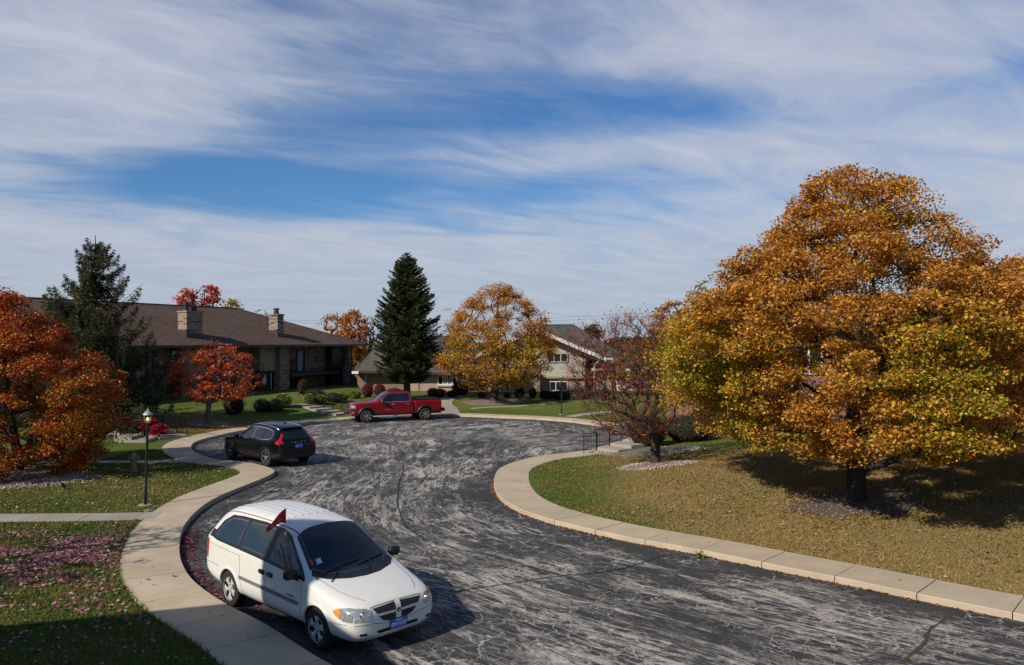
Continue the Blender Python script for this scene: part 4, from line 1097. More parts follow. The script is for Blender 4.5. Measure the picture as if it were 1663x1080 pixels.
# --- cream gabled house
gz = .5
GH = empty('cream_gabled_house', (0, Y0 - .8, gz), 0, 'split level house with cream gable over pink brick, white rake boards and dark windows', 'house')
D = Y0 - .8; X = lambda px: xat(px, D); zz = lambda py: zat(py, D) - gz
xa, xb = X(793), X(950); zsp = zz(613)
m = MB(); m.box(xa, X(850), 0, 9, -.4, zsp); m.box(X(850) + .01, X(877) - .01, -.7, 9, -.4, zz(605)); m.box(X(877), xb, 0.3, 9, -.4, zsp); m.build('brick_wall', M_BRK_P, GH)
apx, apz = X(868), zz(532); ex0, ex1 = X(770), X(982); ezl, ezr = zz(578), zz(581)
def gz_at(x): return apz + (x - apx) / (ex1 - apx) * (ezr - apz) if x > apx else apz + (apx - x) / (apx - ex0) * (ezl - apz)
m = MB(); v = []
outl = [(xa, zsp), (xb, zsp), (xb, gz_at(xb) - .12), (apx, apz - .12), (xa, gz_at(xa) - .12)]
v = [(x, .06, z) for x, z in outl] + [(x, 8.9, z) for x, z in outl]
m.add(v, [tuple(range(5)), tuple(range(9, 4, -1))] + [(i, (i + 1) % 5, 5 + (i + 1) % 5, 5 + i) for i in range(5)]); m.build('gable_wall', M_STUC, GH)
m = MB(); m.box(xa - .02, X(850) - .02, .0, .05, zsp - .08, zsp + .1); m.box(X(877) + .02, xb + .02, -.0, .05, zsp - .08, zsp + .1); m.build('belt_board', M_STUCY, GH)
rf = roof_poly('roof', [[(ex1, -.9, ezr), (ex1, 10, ezr), (apx, 10, apz), (apx, -.9, apz)], [(ex0, 10, ezl), (ex0, -.9, ezl), (apx, -.9, apz), (apx, 10, apz)]], .14, M_SH_G, GH)
m = MB()
for (xa_, za_), (xb_, zb_) in (((ex0, ezl), (apx, apz)), ((apx, apz), (ex1, ezr))):
    m.add([(xa_, -.97, za_ - .3), (xb_, -.97, zb_ - .3), (xb_, -.97, zb_ + .03), (xa_, -.97, za_ + .03), (xa_, -.91, za_ - .3), (xb_, -.91, zb_ - .3), (xb_, -.91, zb_ + .03), (xa_, -.91, za_ + .03)],
          [(0, 1, 2, 3), (7, 6, 5, 4), (0, 4, 5, 1), (3, 2, 6, 7), (0, 3, 7, 4), (1, 5, 6, 2)])
m.build('rake_board', M_WHITE, rf)
m = MB(); m.box(ex1 - .02, ex1 + .12, -.9, 10, ezr - .2, ezr + .02); m.tube([(ex1 - .6, -.85, ezr - .2), (ex1 - .9, .1, ezr - .7), (ex1 - .9, .1, -.2)], .05, 6); m.build('gutter', M_WHITE, rf)
window(GH, X(888), X(922.5), zz(588.5), zz(573), .04, 3, M_STUC, .09)
window(GH, X(893), X(922), zz(635), zz(619.5), .28, 3, M_WHITE, .06)
window(GH, X(811), X(838), zz(635.5), zz(620), -.02, 3, M_WHITE, .07)
m = MB(); m.box(X(810), X(839), -.14, -.003, zz(638), zz(635.7)); m.build('sill', M_STUC, GH)
# main roof of the same house, ridge running across behind the gable, sinking to the right
hip_roof('rear_roof', X(850), X(1030), 3.2, 16, zz(583), 6.15, X(862), X(945), M_SH_G, GH, fascia=M_WHITE)
m = MB(); m.box(X(955), X(1026), 4, 15, -.4, zz(583) - .05); m.build('rear_wall', M_BRK_P, GH)
# low garage wing on the right
m = MB(); m.box(X(968), X(1078), 1.2, 9, -.4, zz(601)); m.build('garage_wall', M_BRK_P, GH)
hip_roof('garage_roof', X(962), X(1086), .4, 10, zz(599), zz(575), X(985), X(1060), M_SH_G, GH, fascia=M_WHITE)
m = MB(); m.box(X(1000), X(1046), 1.1, 1.195, -.1, zz(606))
for k in range(4): m.box(X(1000) + .05, X(1046) - .05, 1.085, 1.098, .0 + k * .52, .46 + k * .52)
m.build('garage_door', M_WHITE, GH)
m = MB(); 
m.tube([(X(893), 9.6, zz(525) + .5), (X(893), 9.6, zz(525) + .72)], .12, 6)
m.build('roof_vent', M_BLKM, rf)

# --- brick house behind the huge golden tree
D = 40.0; gz = .58; X = lambda px: xat(px, D); zz = lambda py: zat(py, D) - gz
TH = empty('brick_townhouse', (0, D, gz), 0, 'red brown brick townhouse almost hidden behind the huge golden tree', 'house')
m = MB(); m.box(X(1150), X(1900), 0, 11, -.5, zz(536)); m.build('wall', M_BRK_R, TH)
hip_roof('roof', X(1118), X(1930), -1.0, 12, zz(532), zz(478) , X(1230), X(1800), M_SH_R, TH)
for a, b in ((1180, 1225), (1290, 1335), (1420, 1470), (1560, 1610)):
    window(TH, X(a), X(b), zz(608), zz(560), -.03, 2, M_WHITE, .07); window(TH, X(a), X(b), zz(700), zz(650), -.03, 2, M_WHITE, .07)
# --- the wing of the camera's own block: outside the frame, its eave throws the shadow in the near corner
ring = [(-30, 1.2), (-19.4, 4.9), (-16.1, 5.95), (-12.7, 7.1), (-10.4, 5.9), (-9.4, 4.2), (-8.6, -4), (-11, -14), (-30, -12)]
NH = empty('near_townhouse', (-14, 0, 0), 0, 'brick block left of the viewpoint whose eave shades the near lawn', 'house')
m = MB(); m.prism([(x + 14, y) for x, y in ring], -.1, 7.2); m.build('wall', M_BRK_R, NH)
m = MB(); cxr, cyr = -16.0, -3.5; m.prism([((x - cxr) * 1.04 + cxr + 14, (y - cyr) * 1.04 + cyr) for x, y in ring], 7.21, 7.5); m.build('roof', M_SH_R, NH)
m = MB(); m.box(14 - 12.1, 14 - 10.9, 5.6, 6.6, 7.4, 9.7); m.build('chimney', M_BRK_R, NH)  # unseen chimney, added and placed so its shadow crosses the minivan

# ------------------------------------------------------------------ paths and steps
def path(pxs, width, name='path', L=None, length=1.5):
    pts = [tuple(gp(*q)[:2]) for q in pxs] if L is None else L
    c = catmull(pts, .3); m = MB(); slabs(c, width, -1, length, -.08, .022, m, bev=.008, phase=0, drape=True)
    # centre the ribbon on the line
    T = np.gradient(c, axis=0)
    return tag(m.build(name, M_CONC2), 'concrete garden path', None, None, 'structure')
path([(-60, 847.5), (60, 847.5), (150, 846.5), (247, 844)], .95)
path([(60, 753), (150, 752.2), (230, 752), (318, 751.5)], .62)
path([(749, 673.5), (742, 662), (734, 655), (741, 648), (757, 643.5), (766, 642)], 1.25)
path([(768, 664.5), (800, 662), (860, 659), (905, 654.5)], .5)
path([(935, 677.5), (965, 673), (1000, 669)], .9)
path([(1430, 732), (1500, 732), (1600, 732), (1700, 732)], .8)
def steps(name, px0, py0, px1, py1, n, width, rise_, label, rails=(1,), rail_h=.85, pitch=None):
    a = gp(px0, py0); b = gp(px1, py1); d = Vector((b.x - a.x, b.y - a.y, 0)); L = d.length; d.normalize(); w = Vector((-d.y, d.x, 0))
    root = empty(name, a, 0, label, 'steps'); m = MB(); tread = L / n
    for i in range(n):
        p = d * (i * tread); q = d * L; z = rise_ * (i + 1)
        poly = [p + w * width / 2, p - w * width / 2, p - w * width / 2 + d * (tread + .03), p + w * width / 2 + d * (tread + .03)]
        m.prism([(v.x, v.y) for v in poly], -.3, z)
    m.build('tread', M_CONC2, root)
    for s in rails:
        for i in range(n):
            p = d * (i * tread + .05) + w * s * (width / 2 - .05) + Vector((0, 0, rise_ * (i + 1))); e = d * ((i + 1) * tread - .05) + w * s * (width / 2 - .05) + Vector((0, 0, rise_ * (i + 1)))
            rail(root, p, e, rail_h, max(4, int((e - p).length / .13)), scroll=True)
    return root
steps('garden_steps', 558, 674, 488, 655.5, 5, 1.35, .11, 'four concrete garden steps with black railings rising to the brown roofed house', rails=(-1,), rail_h=.8)
steps('garden_steps', 283, 712, 232, 697, 3, 1.5, .10, 'shaded concrete steps with black railing right of the scarlet lace leaved maples', rails=(-1,), rail_h=.95)
steps('garden_steps', 248, 716, 196, 716, 2, 1.4, .14, 'dark low steps with short railing left of the lamp post', rails=(1,), rail_h=.95)
st = gp(962, 732)
S3 = empty('garden_steps', (0, 0, 0), 0, 'steps on the right of the court with three stepped black railing panels', 'steps')
p0 = Vector(flat(948, 735, .13) + (.13,)); p1 = Vector(flat(1011, 716, .45) + (.13,)); d = (p1 - p0); n3 = 3
m = MB(); dn = Vector((d.x, d.y, 0)).normalized(); w = Vector((dn.y, -dn.x, 0))
for i in range(3):
    a = p0 + d * (i / 3); b = p0 + d * ((i + 1) / 3); zt = .14 + .13 * (i + 1)
    if i > 0:
        poly = [a + w * .02, a + w * 1.3, b + w * 1.3 + dn * .02, b + w * .02 + dn * .02]; m.prism([(v.x, v.y) for v in poly], -.2, zt - .1)
m.build('tread', M_CONC2, S3)
for i in range(3):
    a = p0 + d * (i / 3) + Vector((0, 0, .0 + .12 * i)); b = p0 + d * ((i + .94) / 3) + Vector((0, 0, .12 * i)); rail(S3, a, b, .82, 5, scroll=True)
b = p1 + dn * 1.0 + w * 1.3
rail(S3, p1 + w * .9 + Vector((0, 0, .3)), p1 + dn * 1.1 + w * 1.0 + Vector((0, 0, .3)), .95, 8)

# ------------------------------------------------------------------ street furniture
M_LAMPG = None
def lamp_post(name, loc, h_, label, lit=True, s=1.0, lean=0.0):
    root = empty(name, loc, 0, label, 'lamp post'); root.rotation_euler[1] = lean
    m = MB(); m.lathe([(.001, .02), (.20, .02), (.20, .05), (.001, .055)], 14); m.build('footing', M_CONC2, root)
    m = MB(); m.lathe([(.048, .03), (.048, .45), (.038, .5), (.038, h_ - .48), (.055, h_ - .46), (.055, h_ - .42), (.001, h_ - .42)], 12); m.build('pole', M_BLKM, root, smooth=35)
    top = h_ - .42; r = .125 * s
    m = MB(); m.lathe([(.001, top), (.06, top), (.085, top + .03), (.001, top + .03)], 12)
    for k in range(6):
        a = k * math.pi / 3; m.tube([(.08 * math.cos(a), .08 * math.sin(a), top + .02), (r * math.cos(a), r * math.sin(a), top + .25)], .010, 4)
    m.build('lantern_frame', M_LANT, root)
    m = MB(); m.lathe([(.075, top + .03), (r * .93, top + .245)], 6); m.build('lantern_glass', M_LGL, root)
    m = MB(); m.lathe([(r * 1.22, top + .245), (r * 1.15, top + .27), (r * .7, top + .33), (r * .35, top + .36), (.02, top + .385), (.028, top + .40), (.012, top + .415), (.001, top + .46)], 12); m.build('lantern_cap', M_LANT, root, smooth=40)
    if lit:
        m = MB(); m.lathe([(.001, top + .06), (.022, top + .07), (.036, top + .12), (.03, top + .15), (.001, top + .17)], 10); m.build('bulb', M_BULB, root, smooth=60)
    return root
M_LANT = plain('verdigris_metal', (.30, .32, .28), .5, .3, .25, 20)
def emis(name, col, st):
    m, nt, out = new_mat(name); e = nd(nt, 'ShaderNodeEmission', Strength=st); e.inputs[0].default_value = col + (1,); lk(nt, e.outputs[0], out.inputs[0]); return m
M_BULB = emis('glowing_bulb', (1.0, .78, .38), 5.0)
mm, nt, out = new_mat('lantern_glass'); g1 = nd(nt, 'ShaderNodeBsdfGlossy', Roughness=.1); g1.inputs[0].default_value = (.5, .45, .35, 1); t1 = nt.nodes.new('ShaderNodeBsdfTransparent'); t1.inputs[0].default_value = (.85, .72, .5, 1)
mx = nt.nodes.new('ShaderNodeMixShader'); mx.inputs[0].default_value = .18; lk(nt, t1.outputs[0], mx.inputs[1]); lk(nt, g1.outputs[0], mx.inputs[2]); lk(nt, mx.outputs[0], out.inputs[0]); M_LGL = mm
lp = gp(236, 822); lamp_post('lamp_post', lp, H - (664 - HZ) / F * lp.y - lp.z, 'black garden lamp post with lit lantern beside the near pavement', True, .98, lean=.028)
lp2 = gp(912, 674); lamp_post('lamp_post', lp2, zat(608, lp2.y) - lp2.z, 'unlit far lamp post on the lawn before the gabled house', False, 1.2)
# fire hydrant
hy = gp(217, 766); M_HYD = plain('hydrant_paint', (.26, .19, .07), .7, 0, .35, 12)
HY = empty('fire_hydrant', hy, 0, 'weathered yellow brown fire hydrant on the left lawn behind the lamp post', 'hydrant'); s = .98
m = MB(); m.lathe([(.001, 0), (.17, 0), (.17, .05), (.11, .06), (.105, .42), (.14, .43), (.14, .48), (.12, .49), (.125, .60), (.10, .68), (.05, .73), (.03, .74), (.03, .79), (.001, .79)], 16); m.build('barrel', M_HYD, HY, smooth=35)
for a, r_, ln in ((R(-90), .085, .19), (0, .06, .19), (R(180), .06, .19)):
    m = MB(); dx, dy = math.cos(a), math.sin(a); m.tube([(dx * .05, dy * .05, .53), (dx * ln, dy * ln, .53)], r_, 10); m.tube([(dx * ln, dy * ln, .53), (dx * (ln + .03), dy * (ln + .03), .53)], .025, 5); m.build('nozzle_cap', M_HYD, HY, smooth=35)
hv = gp(200, 765); m = MB(); m.lathe([(.001, .03), (.13, .03), (.13, .0)], 12, tuple(hv)); tag(m.build('valve_cover', M_HYD), 'small round utility cover in the grass left of the hydrant', 'utility cover')
hv = gp(241, 830); m = MB(); m.lathe([(.001, .035), (.14, .03), (.15, .0)], 12, tuple(hv)); tag(m.build('valve_cover', M_CONC2), 'pale round utility cover in the grass just in front of the lit lamp post', 'utility cover')
# low dark spotlight stake on the gravel
sp = gp(105, 796); m = MB(); m.tube([(sp.x, sp.y, sp.z), (sp.x, sp.y, sp.z + .12)], .02, 6); m.tube([(sp.x + .02, sp.y, sp.z + .10), (sp.x - .06, sp.y - .05, sp.z + .22)], .05, 8); tag(m.build('garden_spotlight', M_BLKM), 'small black garden spotlight on the gravel under the orange tree', 'spotlight')
# large pale boulder by the steps
for px, py, r_ in ((189, 712, .42), (196, 715, .3)):
    b_ = gp(px, py); bm = bmesh.new(); bmesh.ops.create_icosphere(bm, subdivisions=3, radius=r_)
    for v in bm.verts: v.co *= 1 + .18 * math.sin(v.co.x * 9 + px) * math.cos(v.co.y * 8) + RNG.normal(0, .02); v.co.z *= .7
    me = bpy.data.meshes.new('boulder'); bm.to_mesh(me); bm.free(); tag(link('boulder', me, plain('boulder_stone', (.36, .29, .22), .95, 0, .3, 8, bmp=.5), None, (b_.x, b_.y, b_.z + r_ * .3)), 'larger tan boulder at the corner of the left steps' if r_ > .4 else 'smaller tan boulder at the corner of the left steps', 'boulder')
# street light arm and wires far behind
sl = empty('street_light', (xat(709, 98), 98, .4), 0, 'tall cobra head street light peeking out right of the conifer', 'street light'); M_GALV = plain('galvanised', (.30, .31, .32), .5, .6, .2, 5)
m = MB(); m.tube([(0, 0, 0), (0, 0, zat(512, 98) - .4)], [.1, .07], 8); m.build('pole', M_GALV, sl)
zt = zat(512, 98) - .4; m = MB(); m.tube([(0, 0, zt), (.35, 0, zt + .5), (.85, 0, zt + .72), (1.15, 0, zt + .75)], .04, 6); m.build('arm', M_GALV, sl)
m = MB(); m.cbox((1.4, 0, zt + .74), (.6, .2, .12)); m.build('lamp_head', M_GALV, sl, bevel=.03)
M_WIRE = plain('wire', (.16, .17, .19), .6)
for D_, ya, yb, lb in ((120, 519, 490, 'upper power line crossing behind the trees'), (120, 523.5, 495, 'middle power line crossing behind the trees'), (125, 531, 513, 'lower power line crossing behind the trees')):
    a = Vector((xat(430, D_), D_, zat(ya, D_))); b = Vector((xat(1290, D_), D_, zat(yb, D_)))
    m = MB(); m.tube([a.lerp(b, t) - Vector((0, 0, 1.2 * (1 - (2 * t - 1) ** 2))) for t in np.linspace(0, 1, 14)], .016, 4); tag(m.build('power_line', M_WIRE), lb, 'power line')
# gutter pieces lying on the brown roof are left out; small antenna by the second chimney
m = MB(); t_ = tx(470); m.tube([(t_ + .9, 3.2, roof_z(3.2)), (t_ + .9, 3.2, roof_z(3.2) + .9)], .02, 5); m.tube([(t_ + .4, 3.2, roof_z(3.2) + .8), (t_ + 1.5, 3.2, roof_z(3.2) + .8)], .015, 4); m.build('antenna', M_BLKM, BL)
# ------------------------------------------------------------------ grass blades and fallen leaves
def scatter(n, x0, x1, y0, y1, dens=None):
    P_ = np.column_stack([RNG.uniform(x0, x1, n), RNG.uniform(y0, y1, n)])
    ang = np.abs(P_[:, 0]) < P_[:, 1] * .70 + 1.5
    P_ = P_[ang]
    if dens is not None: P_ = P_[RNG.random(len(P_)) < dens(P_)]
    s_ = signed_grid(P_); return P_, s_
# bilinear lookup of the signed distance, much faster than the exact one
_sg = sd.reshape(ny, nx)
def signed_grid(P_):
    ix = np.clip(np.searchsorted(gx, P_[:, 0]) - 1, 0, nx - 2); iy = np.clip(np.searchsorted(gy, P_[:, 1]) - 1, 0, ny - 2)
    tx_ = (P_[:, 0] - gx[ix]) / (gx[ix + 1] - gx[ix]); ty_ = (P_[:, 1] - gy[iy]) / (gy[iy + 1] - gy[iy])
    return (_sg[iy, ix] * (1 - tx_) * (1 - ty_) + _sg[iy, ix + 1] * tx_ * (1 - ty_) + _sg[iy + 1, ix] * (1 - tx_) * ty_ + _sg[iy + 1, ix + 1] * tx_ * ty_)
PATH_L = [catmull([tuple(gp(*q)[:2]) for q in pp], .4) for pp in ([(-60, 847.5), (60, 847.5), (150, 846.5), (247, 844)], [(60, 753), (150, 752.2), (230, 752), (318, 751.5)])]
BEDS = [(-18.6, 28.0, 3.7, 2.2), (qx + .05, qy - .15, 1.35, .95), (g2.x + .6, g2.y + .6, 2.5, 1.5), (bx + .1, by - .1, 1.7, 1.1)]
def clear(P_, e0=.03):
    s_ = signed_grid(P_); ok_ = s_ > WALK + e0
    for L_ in PATH_L:
        if ok_.any(): 
            # the path lies on the right hand side of its guide line
            T = np.gradient(L_, axis=0); T /= np.linalg.norm(T, axis=1)[:, None]; c = L_ + np.column_stack([-T[:, 1], T[:, 0]]) * .0 + np.column_stack([T[:, 1], -T[:, 0]]) * -.47
            ok_ &= seg_dist(P_, c) > .5
    for cx_, cy_, a_, b_ in BEDS: ok_ &= ((P_[:, 0] - cx_) / a_) ** 2 + ((P_[:, 1] - cy_) / b_) ** 2 > .95
    return ok_, s_
def blades(n, x0, x1, y0, y1, hgt, name):
    P_, s_ = scatter(n, x0, x1, y0, y1, lambda p: np.clip((16.0 / p[:, 1]) ** 1.3, .12, 1))
    ok_, s_ = clear(P_, -.02); P_ = P_[ok_]; s_ = s_[ok_]
    z = hfun(P_, s_); n = len(P_); a = RNG.uniform(0, 6.28, n); w = RNG.uniform(.006, .014, n) * (P_[:, 1] / 14) ** .5; hh = hgt * RNG.uniform(.5, 1.3, n)
    edge = np.exp(-((s_ - WALK) / .12) ** 2); hh = hh * (1 + .6 * edge)
    lx, ly = RNG.normal(0, .5, n) * hh, RNG.normal(0, .5, n) * hh
    V = np.stack([np.column_stack([P_[:, 0] - np.cos(a) * w, P_[:, 1] - np.sin(a) * w, z - .01]), np.column_stack([P_[:, 0] + np.cos(a) * w, P_[:, 1] + np.sin(a) * w, z - .01]), np.column_stack([P_[:, 0] + lx, P_[:, 1] + ly, z + hh])], 1).reshape(-1, 3)
    dr = np.clip(dryness(P_) + .35 * np.sin(P_[:, 0] * .9 + 2 * np.sin(P_[:, 1] * .7)) * .6 - .12 + .25 * np.sin(P_[:, 0] * 2.3 + 3 * np.sin(P_[:, 1] * 1.7)) * (np.sin(P_[:, 1] * .9) > -.2) + RNG.normal(0, .22, n), 0, 1)[:, None]
    T = tints(n, [(.07, .115, .014), (.105, .155, .022), (.16, .20, .034)], jit=.3) * (1 - dr) + tints(n, [(.39, .26, .09), (.28, .175, .06), (.50, .35, .145)], jit=.25) * dr
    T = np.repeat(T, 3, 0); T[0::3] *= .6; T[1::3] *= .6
    return tag(link(name, mesh_np(name, V, np.arange(len(V)).reshape(-1, 3), T), M_NEEDLE), 'short lawn grass', None, None, 'stuff')
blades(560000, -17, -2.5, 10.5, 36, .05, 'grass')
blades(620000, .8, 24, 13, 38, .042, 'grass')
def litter(n, fn, size, pal, name, label, z=.02, on_walk=False, mask=None):
    P_ = fn(n)
    if mask == 'lawn': ok_, s_ = clear(P_, .02); P_ = P_[ok_]; s_ = s_[ok_]
    else: s_ = signed_grid(P_)
    zz_ = np.where(s_ < 0, .0, np.where(s_ < WALK + .02, .136, hfun(P_, s_) + .025)) + z * .4
    C = np.column_stack([P_, zz_]); n = len(C)
    V, Q = leaves(C, size, up=2.2, aspect=.9, fold=.6, var=.45)
    V[:, 2] = np.maximum(V[:, 2], np.repeat(zz_, 4) - .004)
    return tag(link(name, mesh_np(name, V, Q, np.repeat(tints(n, pal, jit=.3), 4, 0)), M_LEAF), label, None, None, 'stuff')
PINK = [(.40, .16, .18), (.30, .08, .10), (.50, .28, .28), (.24, .05, .07), (.58, .40, .38)]
def f_pink(n):
    a = RNG.normal(size=(n, 2)); k = int(n * .62)
    A_ = np.column_stack([-10.6 + a[:k, 0] * 2.3, 18.4 + a[:k, 1] * 1.15]); B_ = np.column_stack([-8.7 + a[k:, 0] * 2.4, 17.0 + a[k:, 1] * 2.2])
    P_ = np.concatenate([A_, B_]); c = np.sin(P_[:, 0] * 2.3 + np.sin(P_[:, 1] * 3)) + np.sin(P_[:, 1] * 4.1 + P_[:, 0])
    P_ = P_[RNG.random(len(P_)) < np.clip(.65 + .35 * c, .1, 1)]
    return P_[P_[:, 1] < 22.0]
litter(15000, f_pink, .062, PINK, 'fallen_leaves', 'pink fallen leaves spread over the near left lawn', mask='lawn')
def along_kerb(a, b, off0, off1):
    def f(n):
        t = RNG.uniform(a, b, n) ; i = t.astype(int); T = np.gradient(KERB, axis=0); T /= np.linalg.norm(T, axis=1)[:, None]
        N = np.column_stack([-T[:, 1], T[:, 0]])[i] * -1
        fr = (t - i)[:, None]; L_ = KERB[i] * (1 - fr) + KERB[np.minimum(i + 1, len(KERB) - 1)] * fr
        o = off0 + (off1 - off0) * RNG.random(n) ** 2.2
        return L_ - N * o[:, None] * -1 if False else L_ + (-N) * 0 + N * 0 + np.column_stack([N[:, 0], N[:, 1]]) * (-o[:, None])
    return f
def kidx(x, y): return int(np.argmin(np.hypot(KERB[:, 0] - x, KERB[:, 1] - y)))
ka, kb = kidx(*flat(370, 982)), kidx(*flat(294, 861)); ka, kb = min(ka, kb), max(ka, kb)
def inside(f):   # keep only leaves that lie on the road side
    def g(n):
        P_ = f(n); s_ = signed_grid(P_)
        if (s_ < 0).mean() < .3: 
            c = KERB[ka:kb].mean(0); 
        return P_
    return g
def gutter(a, b, w_, n):
    t = RNG.uniform(a, b, n); i = t.astype(int); i = np.clip(i, 1, len(KERB) - 2); T = KERB[i + 1] - KERB[i - 1]; T /= np.linalg.norm(T, axis=1)[:, None]
    N = np.column_stack([-T[:, 1], T[:, 0]]); L_ = KERB[i] + T * (RNG.uniform(-.15, .15, (n, 1)))
    o = (.02 + w_ * RNG.random(n) ** 2)[:, None]; A_ = L_ + N * o; B_ = L_ - N * o
    return np.where((signed(A_) < signed(B_))[:, None], A_, B_)
litter(380, lambda n: gutter(ka + (kb - ka) * RNG.beta(1.6, 1.6, n).min() * 0, kb, .36, n), .08, [(.20, .02, .04), (.28, .04, .06), (.14, .015, .03), (.32, .12, .12)], 'fallen_leaves', 'dark red leaves gathered along the near left kerb')
k1, k2 = kidx(*flat(813, 764)), kidx(*flat(1663, 1010))
litter(520, lambda n: gutter(min(k1, k2), max(k1, k2), .12, n), .06, [(.35, .10, .03), (.28, .07, .03), (.3, .16, .07)], 'fallen_leaves', 'orange leaves along the right kerb')
def uni(x0, x1, y0, y1): return lambda n: np.column_stack([RNG.uniform(x0, x1, n), RNG.uniform(y0, y1, n)])
YB = [(.40, .26, .08), (.34, .17, .05), (.45, .33, .16), (.26, .10, .03), (.5, .4, .25)]
litter(3000, uni(-19, -6, 22.6, 31), .06, YB, 'fallen_leaves', 'yellow and brown leaves on the left lawn around the lamp post', mask='lawn')
litter(700, uni(-14, -3.5, 12, 22), .055, YB, 'fallen_leaves', 'scattered pale leaves on the near grass', mask='lawn')
def f_right(n):
    P_ = uni(1, 20, 14, 34)(n); c = np.sin(P_[:, 0] * 1.1 + 1.7 * np.sin(P_[:, 1] * .8)) + np.sin(P_[:, 1] * 1.9 + P_[:, 0] * .6)
    return P_[RNG.random(len(P_)) < np.clip(.55 + .3 * c, .08, 1)]
litter(16000, f_right, .062, [(.36, .12, .03), (.30, .08, .025), (.42, .22, .07), (.25, .12, .05), (.45, .32, .12), (.3, .2, .1)], 'fallen_leaves', 'orange and tan leaves on the right lawn', mask='lawn')
litter(2600, lambda n: np.column_stack([bx + RNG.normal(.5, 3.0, n), by + RNG.normal(0, 1.8, n)]), .07, YB, 'fallen_leaves', 'golden leaves under the huge golden tree', mask='lawn')
litter(900, lambda n: np.column_stack([-17.2 + RNG.normal(0, 2.2, n), 44.6 + RNG.normal(0, 1.3, n)]), .09, [(.4, .14, .03), (.3, .09, .02), (.4, .24, .08)], 'fallen_leaves', 'orange leaves around the small orange red tree', mask='lawn')
litter(60, lambda n: np.column_stack([RNG.uniform(-9, -4, n), RNG.uniform(13, 24, n)]), .075, PINK, 'fallen_leaves', 'stray pink leaves on the near pavement')
litter(160, uni(-9, 8, 14, 45), .06, YB, 'fallen_leaves', 'stray leaves blown over the court')
# weed tuft in the kerb joint
w_ = flat(1136, 903, .05); n = 60; C = np.column_stack([w_[0] + RNG.normal(0, .06, n), w_[1] - .03 + RNG.normal(0, .03, n), np.abs(RNG.normal(.07, .04, n))]); V, Q = leaves(C, .06)
tag(link('weed', mesh_np('weed', V, Q, np.repeat(tints(n, [(.10, .14, .02), (.2, .2, .03)]), 4, 0)), M_LEAF), 'small green weed growing from the right kerb joint', 'weed')
# ------------------------------------------------------------------ vehicles (local x forwards from the front axle, y left, z up)
def paint(name, c, rough=.28, coat=.7, metal=0.0, var=.04):
    m, nt, out = new_mat(name)
    p = nd(nt, 'ShaderNodeBsdfPrincipled', Roughness=rough, Metallic=metal)
    p.inputs['Coat Weight'].default_value = coat; p.inputs['Coat Roughness'].default_value = .05; p.inputs['Specular IOR Level'].default_value = .3
    o = objc(nt); s = nt.nodes.new('ShaderNodeSeparateXYZ'); lk(nt, o, s.inputs[0])
    n = noise(nt, o, 1.6, 5, .6); n2 = noise(nt, o, 9, 5, .7)
    col = mixc(nt, ramp(nt, n, [(.3, 0.0), (.7, 1.0)]), tuple(x * (1 - var) for x in c), c)
    # road dust: heavier towards the sills
    low = ramp(nt, s.outputs[2], [(.15, .55), (.55, .06), (.9, .0)])
    col = mixc(nt, mathn(nt, 'MULTIPLY', low, n2), col, (.20, .17, .14))
    lk(nt, col, p.inputs['Base Color']); lk(nt, p.outputs[0], out.inputs[0]); return m
M_WPAINT = paint('white_car_paint', (.70, .68, .63), .3, .6)
M_BPAINT = paint('black_car_paint', (.002, .0022, .004), .2, .30)
M_RPAINT = paint('red_car_paint', (.19, .003, .008), .25, .35, .15)
M_TYRE = plain('tyre_rubber', (.014, .014, .015), .85, 0, .25, 20); M_ALLOY = plain('alloy', (.42, .41, .40), .32, .75, .15, 9); M_CHROME = plain('chrome', (.75, .75, .77), .12, 1.0, .05)
M_HUBCAP = plain('silver_wheel_cover', (.46, .44, .41), .5, .1, .12, 8)
M_BLKP = plain('black_plastic', (.009, .009, .010), .5, 0, .2, 10); M_GREYP = plain('grey_moulding', (.14, .14, .14), .55, 0, .15, 8); M_DARK = plain('dark_gap', (.004, .004, .004), .9, 0, 0)
M_SEAM = plain('panel_gap', (.03, .03, .03), .9, 0, 0); M_SEAMW = plain('soft_panel_gap', (.16, .155, .145), .9, 0, 0)
M_CARGL = glass_mat('car_glass', (.004, .0065, .008), .02); M_TINT = glass_mat('tinted_car_glass', (.006, .007, .009), .02)
def clear_glass(name, tint, k):
    m, nt, out = new_mat(name); g_ = nd(nt, 'ShaderNodeBsdfGlossy', Roughness=.015); t_ = nt.nodes.new('ShaderNodeBsdfTransparent'); t_.inputs[0].default_value = tint + (1,)
    lw = nd(nt, 'ShaderNodeFresnel', IOR=1.55); f_ = mathn(nt, 'ADD', mathn(nt, 'MULTIPLY', lw.outputs[0], 1.0), k, clamp=True)
    lk(nt, bump(nt, noise(nt, objc(nt), 1.5, 2), .06, .02), g_.inputs['Normal'])
    mx_ = nt.nodes.new('ShaderNodeMixShader'); lk(nt, f_, mx_.inputs[0]); df_ = nt.nodes.new('ShaderNodeBsdfDiffuse'); df_.inputs[0].default_value = (.10, .15, .165, 1); dm_ = nt.nodes.new('ShaderNodeMixShader'); dm_.inputs[0].default_value = .16; lk(nt, t_.outputs[0], dm_.inputs[1]); lk(nt, df_.outputs[0], dm_.inputs[2]); lk(nt, dm_.outputs[0], mx_.inputs[1]); lk(nt, g_.outputs[0], mx_.inputs[2]); lk(nt, mx_.outputs[0], out.inputs[0]); return m  # teal diffuse veil in the glass colour, standing in for reflected sky haze
M_VGL = clear_glass('van_glass', (.62, .70, .70), .02); M_VGLR = clear_glass('privacy_glass', (.5, .51, .52), .04)
M_REDL = plain('red_lens', (.42, .010, .012), .12, 0, .2, 30, coat=.8); M_AMBER = plain('amber_lens', (.75, .26, .03), .12, 0, .25, 30, coat=.8)
